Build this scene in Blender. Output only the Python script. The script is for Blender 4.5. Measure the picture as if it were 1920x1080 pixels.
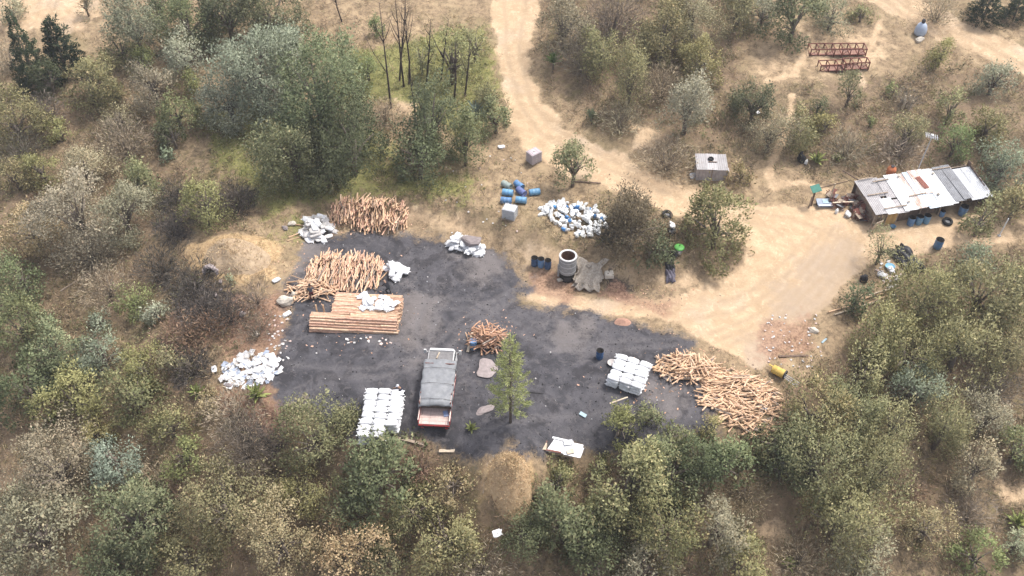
import bpy, bmesh, math, random
import numpy as np
from mathutils import Vector, Matrix, Euler
R = math.radians
for o in list(bpy.data.objects): bpy.data.objects.remove(o, do_unlink=True)
scene = bpy.context.scene
COL = scene.collection
rng = np.random.default_rng(7)
random.seed(7)

# ------------------------------------------------------------------ camera, sky, sun, exposure
CAM = np.array([0.0, -58.0, 58.0]); PITCH = R(45); FPX = 1805.0
cam = bpy.data.cameras.new('camera'); cam.sensor_width = 36; cam.lens = FPX / 1920 * 36
cam.clip_start = 0.5; cam.clip_end = 3000
cam_o = bpy.data.objects.new('camera', cam); COL.objects.link(cam_o)
cam_o.location = CAM; cam_o.rotation_euler = (R(90) - PITCH, 0, 0)
scene.camera = cam_o
SUN_DIR = Vector((0.42, 0.26, 1.0)).normalized()          # towards the sun: right, a little behind the yard, high
world = bpy.data.worlds.new('World'); scene.world = world; world.use_nodes = True
wn = world.node_tree.nodes; wl = world.node_tree.links
sky = wn.new('ShaderNodeTexSky'); sky.sky_type = 'NISHITA'; sky.sun_disc = False
sky.sun_elevation = math.asin(SUN_DIR.z); sky.sun_rotation = math.atan2(SUN_DIR.x, SUN_DIR.y)
sky.air_density = 1.0; sky.dust_density = 4.0; sky.ozone_density = 0.6
wn['Background'].inputs['Strength'].default_value = 0.15
hz = wn.new('ShaderNodeHueSaturation'); hz.inputs['Saturation'].default_value = .5      # thin white overcast
wl.new(sky.outputs[0], hz.inputs['Color']); wl.new(hz.outputs[0], wn['Background'].inputs['Color'])
sun = bpy.data.lights.new('sun', 'SUN'); sun.energy = 2.0; sun.angle = R(8); sun.color = (1.0, 0.965, 0.915)
sun_o = bpy.data.objects.new('sun', sun); COL.objects.link(sun_o)
sun_o.rotation_euler = (-SUN_DIR).to_track_quat('-Z', 'Y').to_euler(); sun_o.location = (30, 20, 60)
vs = scene.view_settings
vs.view_transform = 'Standard'; vs.look = 'None'; vs.gamma = 1; vs.use_curve_mapping = False
vs.exposure = 0.95
cy = scene.cycles; cy.max_bounces = 4; cy.diffuse_bounces = 3; cy.transmission_bounces = 3; cy.glossy_bounces = 2; cy.volume_bounces = 0

# ------------------------------------------------------------------ noise, projection, terrain height
def hash2(ix, iy, seed):
    n = (ix.astype(np.int64) * 374761393 + iy.astype(np.int64) * 668265263 + seed * 974634777) & 0x7fffffff
    n = ((n ^ (n >> 13)) * 1274126177) & 0x7fffffff
    n = n ^ (n >> 16)
    return (n & 0xffff) / 65535.0
def vnoise(x, y, seed=0):
    ix = np.floor(x); iy = np.floor(y); fx = x - ix; fy = y - iy
    fx = fx * fx * (3 - 2 * fx); fy = fy * fy * (3 - 2 * fy)
    a = hash2(ix, iy, seed); b = hash2(ix + 1, iy, seed); c = hash2(ix, iy + 1, seed); d = hash2(ix + 1, iy + 1, seed)
    return (a + (b - a) * fx) * (1 - fy) + (c + (d - c) * fx) * fy
def fbm(x, y, seed=0, oct=4):
    s = 0; a = .5; t = 0
    for k in range(oct):
        s = s + a * vnoise(x * 2 ** k, y * 2 ** k, seed + k); t += a; a *= .5
    return s / t
SP, CP = math.sin(PITCH), math.cos(PITCH)
def ray(px, py):
    u = (px - 960) / FPX; v = (540 - py) / FPX
    return np.array([u, CP + v * SP, -SP + v * CP])
def at_z(px, py, z):
    d = ray(px, py); t = (z - CAM[2]) / d[2]
    return CAM + d * t
# terrain control points: where in the place each height lies
CTRL = [(600,480,0),(560,600,0),(545,700,0),(650,435,0),(760,440,0),(760,560,0),(880,485,0),(950,520,0),(960,600,0),(900,760,0),
 (700,810,0),(1100,590,0),(1250,610,0),(1100,680,0),(1000,835,0),(860,830,0),(1250,740,0),(1330,770,0),(1400,650,.1),(1460,600,.2),(1480,700,0),
 (780,418,.1),(780,388,1.3),(860,436,.1),(880,400,1.4),(930,468,.1),(955,428,1.5),(1000,500,.1),(1015,455,1.5),(1080,512,.1),(1090,462,1.6),
 (1180,532,.2),(1185,485,1.8),(1270,560,.3),(1285,485,1.6),(1390,490,1.1),(1350,540,.5),(700,412,.1),(700,360,1.4),(640,405,.2),(640,345,1.3),(570,380,1.0),(560,440,.3),
 (1480,540,.5),(1560,470,1.0),(1600,420,1.3),(1450,410,1.5),(1300,380,1.8),(1150,310,2.0),(1020,240,2.2),(970,130,2.8),(970,0,4.0),(960,350,1.8),(1080,400,1.7),
 (1300,250,3.2),(1300,100,5.0),(1500,200,4.0),(1600,100,5),(1750,80,5.5),(1900,100,5.5),(1900,250,4),(1750,300,2.6),(1640,330,2.0),(1700,420,1.3),(1850,400,1.3),(1900,460,.8),
 (1330,330,2.2),(1180,250,3.0),(1100,120,4),(1800,0,7),(1500,0,6.5),(1200,0,6),
 (800,250,1.8),(800,320,1.6),(700,100,3.5),(500,100,3),(500,250,1.4),(300,100,2.5),(100,50,3),(50,300,0),(250,350,-.5),(300,550,-1.5),(100,600,-3),
 (430,462,1.7),(395,500,1.0),(450,520,.8),(350,480,.2),(520,480,.3),(490,430,.6),(460,580,0.1),(400,690,-.8),(500,760,-.4),(250,800,-4),(50,900,-7),(480,830,-2),(600,900,-4.2),
 (800,900,-2.2),(960,860,-.2),(960,905,-.6),(400,1050,-8),(800,1050,-7),(1100,920,-4),(1100,1050,-7),(1400,850,-2),(1450,1050,-7),(1700,1000,-7),(1700,800,-4),
 (1900,900,-6),(1650,650,-1.2),(1900,650,-2),(1560,600,.2),(1700,520,.2),(650,840,-.6),(1200,830,-.6)]
CPW = np.array([at_z(*c) for c in CTRL])
def _fit():
    P = CPW[:, :2]; n = len(P)
    A = np.zeros((n + 3, n + 3))
    A[:n, :n] = np.sqrt(((P[:, None] - P[None]) ** 2).sum(-1) + .3)
    A[:n, :n] -= np.eye(n) * .15
    A[:n, n] = 1; A[:n, n + 1:] = P; A[n, :n] = 1; A[n + 1:, :n] = P.T
    return np.linalg.solve(A, np.concatenate([CPW[:, 2], np.zeros(3)]))
RBF = _fit()
def base_h(x, y):
    x = np.asarray(x, float); y = np.asarray(y, float)
    xc = np.clip(x, -75, 75); yc = np.clip(y, -38, 62)
    h = RBF[-3] + RBF[-2] * xc + RBF[-1] * yc
    for (a, b, _), w in zip(CPW, RBF):
        h = h + w * np.sqrt((xc - a) ** 2 + (yc - b) ** 2 + .3)
    out = np.hypot(x - xc, y - yc)
    return h + out * .05 * np.sign(y - 5) + (fbm(x / 40, y / 40, 5) - .5) * np.minimum(out, 60) * .3
def sdist(poly, x, y):
    """signed distance to a closed polygon, positive inside"""
    x = np.asarray(x, float); y = np.asarray(y, float)
    d = np.full(x.shape, 1e9); ins = np.zeros(x.shape, bool)
    n = len(poly)
    for i in range(n):
        ax, ay = poly[i]; bx, by = poly[(i + 1) % n]
        ex, ey = bx - ax, by - ay
        t = np.clip(((x - ax) * ex + (y - ay) * ey) / (ex * ex + ey * ey + 1e-9), 0, 1)
        d = np.minimum(d, np.hypot(x - ax - t * ex, y - ay - t * ey))
        c = ((ay > y) != (by > y)) & (x < (bx - ax) * (y - ay) / (by - ay + 1e-12) + ax)
        ins ^= c
    return np.where(ins, d, -d)
def G0(px, py):
    d = ray(px, py); z = 0.0
    for k in range(30):
        p = CAM + d * ((z - CAM[2]) / d[2])
        z = z * .4 + .6 * float(base_h(p[0], p[1]))
    return p[0], p[1]
def wpoly(pts): return [G0(*p) for p in pts]
def line_d(pts, x, y):
    d = np.full(np.shape(x), 1e9)
    for (ax, ay), (bx, by) in zip(pts[:-1], pts[1:]):
        ex, ey = bx - ax, by - ay
        t = np.clip(((x - ax) * ex + (y - ay) * ey) / (ex * ex + ey * ey + 1e-9), 0, 1)
        d = np.minimum(d, np.hypot(x - ax - t * ex, y - ay - t * ey))
    return d
COAL = wpoly([(545,520),(600,430),(690,428),(760,432),(850,450),(930,470),(975,495),(990,540),(975,572),(1060,585),(1180,598),(1260,612),(1312,640),(1300,668),(1330,720),(1330,815),
              (1250,850),(1160,850),(1080,868),(1000,864),(930,850),(860,850),(760,830),(670,815),(600,790),(530,740),(505,700),(530,640),(545,590)])
ROAD = wpoly([(920,-60),(925,60),(940,150),(955,220),(985,280),(1060,325),(1150,355),(1230,385),(1300,420),(1400,455),(1400,500),(1330,520),(1270,555),(1180,560),(1080,555),(1000,530),(985,560),(1100,590),
              (1260,605),(1330,650),(1420,690),(1490,620),(1560,560),(1600,510),(1640,488),(1710,476),(1800,462),(1900,452),(1890,418),(1780,404),(1660,404),(1620,398),(1560,380),(1500,385),(1440,385),(1380,380),(1290,350),(1240,330),(1180,300),
              (1110,262),(1060,240),(1020,200),(1000,150),(990,90),(1010,40),(1010,-60)])
ROAD2 = wpoly([(1560,-60),(1640,10),(1700,35),(1760,70),(1830,105),(1960,165),(1960,110),(1850,60),(1740,10),(1690,-15),(1640,-60)])
PATHS = [wpoly([(1440,150),(1490,140),(1500,115),(1520,90)]), wpoly([(1650,40),(1640,75),(1610,120),(1620,160)]), wpoly([(1440,330),(1450,300),(1480,230),(1485,180)]),
         wpoly([(1560,360),(1500,340),(1450,350)])]
CLEAR = wpoly([(1390,60),(1480,40),(1640,45),(1720,60),(1690,110),(1620,150),(1560,160),(1440,150),(1390,120)])
SANDPATCH = [wpoly(p) for p in ([(-40,-30),(150,-30),(200,10),(160,60),(60,60),(-40,60)], [(1180,230),(1240,240),(1230,285),(1180,280)], [(740,190),(790,195),(780,215),(740,215)],
             [(1415,980),(1460,975),(1470,1010),(1420,1015)], [(1880,900),(1930,905),(1930,950),(1880,940)])]
GREEN = [wpoly(p) for p in ([(380,190),(395,250),(420,310),(480,370),(550,398),(620,360),(760,340),(720,260),(560,220)], [(620,100),(700,90),(830,60),(910,50),(935,130),(930,220),(860,260),(760,200),(640,180)],
         [(480,300),(640,330),(900,330),(880,372),(760,372),(640,362),(600,385),(510,405)], [(535,400),(575,410),(560,450),(530,440)])]
SCRUB = [wpoly(p) for p in ([(-60,150),(130,160),(380,170),(480,330),(440,450),(350,470),(330,500),(470,545),(520,560),(470,640),(400,680),(400,760),(500,760),(640,830),(900,860),(920,940),(1100,870),(1300,810),(1480,740),(1560,640),(1640,560),(1760,470),(1960,470),(1960,1200),(-60,1200)],
         [(1010,-60),(1430,-60),(1390,130),(1440,180),(1500,290),(1250,330),(1150,260),(1030,150)], [(1420,180),(1560,150),(1700,140),(1960,120),(1960,380),(1640,310),(1500,330)],
         [(640,352),(780,372),(860,393),(950,424),(1050,455),(1120,462),(1100,474),(1000,458),(930,438),(850,408),(770,390),(650,372)], [(1180,495),(1290,490),(1400,490),(1390,512),(1280,520),(1190,512)], [(1120,360),(1230,400),(1380,430),(1400,480),(1300,500),(1190,490),(1110,440)])]
BURN = [wpoly(p) for p in ([(290,420),(350,400),(380,440),(320,470)], [(470,590),(530,600),(520,650),(470,640)], [(300,640),(380,640),(400,700),(330,720)], [(430,790),(520,780),(520,850),(440,850)], [(290,520),(400,520),(470,560),(450,620),(330,620)], [(300,370),(470,350),(460,400),(330,440)], [(1050,515),(1140,520),(1230,535),(1235,555),(1120,548)])]
REDDISH = [wpoly(p) for p in ([(440,560),(540,560),(530,680),(440,700),(400,640)], [(400,730),(520,720),(510,790),(420,800)], [(310,600),(440,600),(420,650),(330,645)], [(1060,535),(1170,545),(1270,570),(1250,600),(1150,570)], [(1040,500),(1100,530),(1060,560),(1000,540),(990,510)], [(1140,592),(1185,590),(1200,606),(1150,614)],
           [(1440,600),(1520,600),(1540,660),(1470,680),(1430,660)])]
BANK = [wpoly([(560,470),(600,415),(640,378),(780,384),(860,404),(960,436),(1050,466),(1180,498),(1300,500),(1400,500),(1400,530),(1290,555),(1180,542),(1080,522),(980,502),(930,472),(850,446),(780,426),(690,420)])]
STRAW = [wpoly(p) for p in ([(345,470),(400,440),(450,440),(530,470),(520,520),(450,540),(370,530)], [(905,930),(915,880),(950,840),(1000,850),(1010,900),(960,940)])]
ASH_SMOKE = [wpoly(p) for p in ([(1500,470),(1590,440),(1620,490),(1545,580),(1480,610),(1430,600)], [(1400,640),(1490,620),(1470,690),(1400,690)], [(860,470),(960,470),(950,520),(880,530)], [(760,520),(830,560),(800,620),(740,600)], [(880,490),(930,480),(920,540),(890,560)], [(1030,600),(1100,610),(1080,650),(1030,640)], [(770,560),(800,640),(770,680),(740,640)], [(1220,720),(1290,740),(1280,800),(1200,790)], [(540,450),(600,470),(560,520),(520,500)])]  # ash and grey dirt; the patch at the yard front paints thin smoke
RUTS = [wpoly(p) for p in ([(1290,630),(1160,640),(1050,640),(960,600),(880,560),(800,560),(780,620),(800,700)], [(1280,645),(1160,655),(1040,655),(950,615),(880,575),(820,580),(805,640),(830,690)], [(1000,520),(930,560),(860,600),(800,660),(700,690),(600,690),(540,680)], [(1000,545),(930,580),(870,620),(815,680),(710,708),(600,706)], [(860,830),(930,800),(1050,780),(1180,760)], [(945,0),(950,100),(970,190),(1010,250),(1100,300),(1220,350),(1330,395),(1450,430),(1500,470)], [(985,0),(972,90),(995,190),(1035,240),(1110,285),(1230,335),(1350,385),(1480,410),(1560,440)],
        [(1560,430),(1530,480),(1470,550),(1400,600),(1330,625)], [(1590,450),(1560,500),(1500,560),(1430,620),(1360,650)], [(1545,430),(1500,490),(1440,550),(1380,585),(1290,600)], [(1575,440),(1548,490),(1486,556),(1416,610),(1340,640)],
        [(1600,440),(1580,500),(1530,560),(1460,610),(1400,640)], [(1530,430),(1480,480),(1420,540),(1350,570)], [(1610,455),(1590,510),(1545,570),(1490,615),(1440,640)], [(1680,0),(1760,45),(1850,90),(1940,140)], [(1650,0),(1740,55),(1830,100),(1940,155)])]
def masks(x, y):
    w = (fbm(x / 2.2, y / 2.2, 11) - .5) * 2.6 + (fbm(x / .5, y / .5, 12, 2) - .5) * .6
    s = lambda d, e: np.clip(.5 + d / e, 0, 1)
    coal = s(sdist(COAL, x, y) + w * 1.15, 2.6)
    road = np.maximum(s(sdist(ROAD, x, y) + w * .6, 1.2), s(sdist(ROAD2, x, y) + w * .5, 1.0))
    for p in PATHS: road = np.maximum(road, s(.45 - line_d(p, x, y) + w * .25, .7) * .75)
    road = np.maximum(road, s(sdist(CLEAR, x, y) + w * 1.6, 4) * .5)
    for p in SANDPATCH: road = np.maximum(road, s(sdist(p, x, y) + w, 2) * .85)
    road = np.maximum(road, s(sdist(BANK[0], x, y) + w * .9, 2.2) * .62)
    mx = lambda L, k, e: np.max([s(sdist(p, x, y) + w * k, e) for p in L], axis=0)
    green = mx(GREEN, 1.2, 4); scrub = mx(SCRUB, 1.2, 4); burn = mx(BURN, 1.2, 3); red = mx(REDDISH, 1.3, 2.5); straw = mx(STRAW, .8, 2); ash_smoke = mx(ASH_SMOKE, 1.5, 3)
    rut = np.max([s(.22 - line_d(p, x, y) + w * .14, .4) for p in RUTS], axis=0)
    return coal, road, green, scrub, burn, red, straw, ash_smoke, rut
def height(x, y):
    x = np.asarray(x, float); y = np.asarray(y, float)
    sh = x.shape; x = np.atleast_1d(x).ravel(); y = np.atleast_1d(y).ravel()
    h = base_h(x, y)
    calm = np.clip(np.maximum(sdist(COAL, x, y), sdist(ROAD, x, y)) * .5 + .5, 0, 1)
    h = h + (fbm(x / 3, y / 3, 21) - .5) * (.7 - .55 * calm) + (fbm(x / .7, y / .7, 31, 3) - .5) * (.22 - .12 * calm)
    return h.reshape(sh)
def GP(px, py, up=0.0):
    """the point of the ground (raised by `up`) that stands at this place of the photograph"""
    d = ray(px, py); z = 0.0
    for k in range(40):
        p = CAM + d * ((z - CAM[2]) / d[2])
        z = z * .4 + .6 * (float(height(p[0], p[1])) + up)
    return Vector((p[0], p[1], float(height(p[0], p[1]))))
def mpp(p):
    """metres per photograph pixel at a point"""
    return ((p[1] - CAM[1]) * CP - (p[2] - CAM[2]) * SP) / FPX

# ------------------------------------------------------------------ materials
MATS = {}
def nmat(name):
    m = bpy.data.materials.new(name); m.use_nodes = True
    return m, m.node_tree.nodes, m.node_tree.links, m.node_tree.nodes['Principled BSDF']
def M(name, c1, c2=None, scale=6.0, rough=.8, metal=0.0, bump=.15, stretch=None, detail=6, spec=.3):
    if name in MATS: return MATS[name]
    m, n, l, b = nmat(name)
    b.inputs['Roughness'].default_value = rough; b.inputs['Metallic'].default_value = metal
    b.inputs['Specular IOR Level'].default_value = spec
    c2 = c2 or tuple(min(1, v * .72) for v in c1)
    tc = n.new('ShaderNodeTexCoord'); mp = n.new('ShaderNodeMapping'); mp.inputs['Scale'].default_value = stretch or (1, 1, 1)
    nz = n.new('ShaderNodeTexNoise'); nz.inputs['Scale'].default_value = scale; nz.inputs['Detail'].default_value = detail; nz.inputs['Roughness'].default_value = .65
    oi = n.new('ShaderNodeObjectInfo'); add = n.new('ShaderNodeVectorMath'); add.operation = 'ADD'
    l.new(tc.outputs['Object'], mp.inputs[0]); l.new(mp.outputs[0], add.inputs[0])
    sc = n.new('ShaderNodeMath'); sc.operation = 'MULTIPLY'; sc.inputs[1].default_value = 37.0
    l.new(oi.outputs['Random'], sc.inputs[0]); l.new(sc.outputs[0], add.inputs[1]); l.new(add.outputs[0], nz.inputs['Vector'])
    rp = n.new('ShaderNodeValToRGB'); rp.color_ramp.elements[0].position = .36; rp.color_ramp.elements[1].position = .66
    rp.color_ramp.elements[0].color = (*c2, 1); rp.color_ramp.elements[1].color = (*c1, 1)
    l.new(nz.outputs['Fac'], rp.inputs[0])
    hs = n.new('ShaderNodeHueSaturation'); mr = n.new('ShaderNodeMapRange'); mr.inputs['To Min'].default_value = .8; mr.inputs['To Max'].default_value = 1.15
    l.new(oi.outputs['Random'], mr.inputs[0]); l.new(mr.outputs[0], hs.inputs['Value']); l.new(rp.outputs[0], hs.inputs['Color'])
    l.new(hs.outputs[0], b.inputs['Base Color'])
    if bump:
        bp = n.new('ShaderNodeBump'); bp.inputs['Strength'].default_value = bump; bp.inputs['Distance'].default_value = .05
        l.new(nz.outputs['Fac'], bp.inputs['Height']); l.new(bp.outputs[0], b.inputs['Normal'])
    MATS[name] = m
    return m
def foliage_mat(name='foliage', trans=.3):
    m, n, l, b = nmat(name)
    at = n.new('ShaderNodeAttribute'); at.attribute_name = 'Col'
    b.inputs['Roughness'].default_value = .7; b.inputs['Specular IOR Level'].default_value = .25
    l.new(at.outputs['Color'], b.inputs['Base Color'])
    if trans:
        tr = n.new('ShaderNodeBsdfTranslucent'); mx = n.new('ShaderNodeMixShader'); mx.inputs[0].default_value = trans
        l.new(at.outputs['Color'], tr.inputs['Color']); l.new(b.outputs[0], mx.inputs[1]); l.new(tr.outputs[0], mx.inputs[2])
        l.new(mx.outputs[0], n['Material Output'].inputs['Surface'])
    MATS[name] = m
    return m
FOL = foliage_mat(); STEMCOL = foliage_mat('dry_stem', .1)

# ------------------------------------------------------------------ mesh helpers
class MB:
    def __init__(s): s.v = []; s.f = []; s.mi = []
    def add(s, vs, fs, mi=0):
        k = len(s.v); s.v += [tuple(v) for v in vs]; s.f += [[k + i for i in f] for f in fs]; s.mi += [mi] * len(fs)
    def box(s, c, d, rot=None, mi=0, taper=1.0):
        x, y, z = d[0] / 2, d[1] / 2, d[2] / 2; c = Vector(c)
        q = [Vector((sx * x * (taper if sz > 0 else 1), sy * y * (taper if sz > 0 else 1), sz * z)) for sz in (-1, 1) for sx, sy in ((-1, -1), (1, -1), (1, 1), (-1, 1))]
        if rot is not None: e = Euler(rot).to_matrix(); q = [e @ v for v in q]
        s.add([v + c for v in q], [(3, 2, 1, 0), (4, 5, 6, 7), (0, 1, 5, 4), (1, 2, 6, 5), (2, 3, 7, 6), (3, 0, 4, 7)], mi); return s
    def tube(s, pts, rad, n=7, cap=True, mi=0):
        pts = [Vector(p) for p in pts]
        if not hasattr(rad, '__len__'): rad = [rad] * len(pts)
        k = len(s.v); a = None
        for i, p in enumerate(pts):
            t = (pts[min(i + 1, len(pts) - 1)] - pts[max(i - 1, 0)]).normalized()
            if a is None:
                a = t.orthogonal().normalized()
            else:
                a = (a - t * a.dot(t)).normalized()
            b = t.cross(a)
            for j in range(n):
                w = 2 * math.pi * j / n
                s.v.append(tuple(p + (a * math.cos(w) + b * math.sin(w)) * rad[i]))
        m = len(pts)
        for i in range(m - 1):
            for j in range(n):
                s.f.append([k + i * n + j, k + i * n + (j + 1) % n, k + (i + 1) * n + (j + 1) % n, k + (i + 1) * n + j]); s.mi.append(mi)
        if cap:
            s.f.append([k + j for j in range(n)][::-1]); s.f.append([k + (m - 1) * n + j for j in range(n)]); s.mi += [mi, mi]
        return s
    def lathe(s, prof, n=16, mi=0, c=(0, 0, 0), cap=True):
        k = len(s.v)
        for r, z in prof:
            for j in range(n):
                w = 2 * math.pi * j / n; s.v.append((c[0] + r * math.cos(w), c[1] + r * math.sin(w), c[2] + z))
        m = len(prof)
        for i in range(m - 1):
            for j in range(n):
                s.f.append([k + i * n + j, k + i * n + (j + 1) % n, k + (i + 1) * n + (j + 1) % n, k + (i + 1) * n + j]); s.mi.append(mi)
        if cap:
            s.f.append([k + j for j in range(n)][::-1]); s.f.append([k + (m - 1) * n + j for j in range(n)]); s.mi += [mi, mi]
        return s
    def mesh(s, name, mats, smooth=False):
        me = bpy.data.meshes.new(name); me.from_pydata(s.v, [], s.f)
        for m in (mats if isinstance(mats, (list, tuple)) else [mats]): me.materials.append(m)
        me.polygons.foreach_set('material_index', s.mi)
        if smooth: me.polygons.foreach_set('use_smooth', [True] * len(s.f))
        me.update(); return me
    def build(s, name, mats, parent=None, smooth=False, loc=None, rot=None):
        return put(name, s.mesh(name, mats, smooth), parent, loc, rot)
def put(name, me, parent=None, loc=None, rot=None):
    o = bpy.data.objects.new(name, me); COL.objects.link(o)
    if parent is not None: o.parent = parent
    if loc is not None: o.location = loc
    if rot is not None: o.rotation_euler = rot
    return o
def tag(o, label, cat, group=None, kind=None):
    o['label'] = label
    if cat: o['category'] = cat
    if group: o['group'] = group
    if kind: o['kind'] = kind
    return o
def thing(name, label, cat, loc, rotz=0, group=None):
    o = bpy.data.objects.new(name, None); COL.objects.link(o); o.location = loc; o.rotation_euler = (0, 0, rotz)
    return tag(o, label, cat, group)
def quad_mesh(name, V, C, mat, N=None):
    """V (n,4,3) corners, C (n,3) colours: one mesh of small leaf faces"""
    n = len(V); me = bpy.data.meshes.new(name)
    me.vertices.add(n * 4); me.loops.add(n * 4); me.polygons.add(n)
    me.vertices.foreach_set('co', np.ascontiguousarray(V, np.float32).ravel())
    me.loops.foreach_set('vertex_index', np.arange(n * 4, dtype=np.int32))
    me.polygons.foreach_set('loop_start', np.arange(0, n * 4, 4, dtype=np.int32))
    at = me.attributes.new('Col', 'FLOAT_COLOR', 'POINT')
    cc = np.ones((n, 4, 4), np.float32); cc[:, :, :3] = C[:, None, :]
    at.data.foreach_set('color', cc.ravel())
    me.materials.append(mat); me.update()
    if N is not None:
        me.polygons.foreach_set('use_smooth', np.ones(n, bool))
        me.normals_split_custom_set_from_vertices(np.repeat(N, 4, axis=0).astype(np.float32))
    return me
def unit(a): return a / (np.linalg.norm(a, axis=-1, keepdims=True) + 1e-9)
def leaves(P, D, L, W, r, out=None):
    """diamond leaves at P along D"""
    n = len(P); D = unit(D); S = unit(np.cross(D, r.normal(size=(n, 3))))
    L = np.broadcast_to(L, n)[:, None]; W = np.broadcast_to(W, n)[:, None]
    m = P + D * L * .5
    if out is not None:
        f = np.cross(D, S); S = np.where((f * out).sum(1, keepdims=True) > 0, -S, S)
    return np.stack([P, m + S * W * .5, P + D * L, m - S * W * .5], axis=1)
# ------------------------------------------------------------------ ground, road and yard: one continuous surface in three pieces
def axis(lo, hi, step, far):
    a = list(np.arange(lo, hi + step / 2, step)); k = step
    b = []; x = hi
    while x < far: k *= 1.25; x += k; b.append(x)
    c = []; x = lo; k = step
    while x > -far: k *= 1.25; x -= k; c.append(x)
    return np.array(c[::-1] + a + b)
XS = axis(-72, 72, .245, 700); YS = axis(-36, 60, .245, 700)
gx, gy = np.meshgrid(XS, YS); nx, ny = len(XS), len(YS)
fx, fy = gx.ravel(), gy.ravel()
gz = height(fx, fy)
coal, road, green, scrub, burn, red, straw, ash_smoke, rut = masks(fx, fy)
gz = gz - rut * .05 * np.maximum(road, coal) + straw * .25
far_out = np.maximum(np.abs(fx) / 72, np.abs(fy - 12) / 48) > 1.02
Z = gz.reshape(ny, nx)
dzdy, dzdx = np.gradient(Z, YS, XS)
NRM = unit(np.stack([-dzdx.ravel(), -dzdy.ravel(), np.ones(nx * ny)], 1))
idx = np.arange(nx * ny).reshape(ny, nx)
quads = np.stack([idx[:-1, :-1], idx[:-1, 1:], idx[1:, 1:], idx[1:, :-1]], -1).reshape(-1, 4)
cq = coal[quads].mean(1); rq = road[quads].mean(1)
which = np.where(cq > .5, 1, np.where(rq > .5, 2, 0))
ctr = np.stack([fx[quads].mean(1), fy[quads].mean(1)], 1)
inroad = np.maximum(sdist(ROAD, ctr[:, 0], ctr[:, 1]), sdist(ROAD2, ctr[:, 0], ctr[:, 1])) > -1.2
which = np.where((which == 2) & ~inroad, 0, which)

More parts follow.
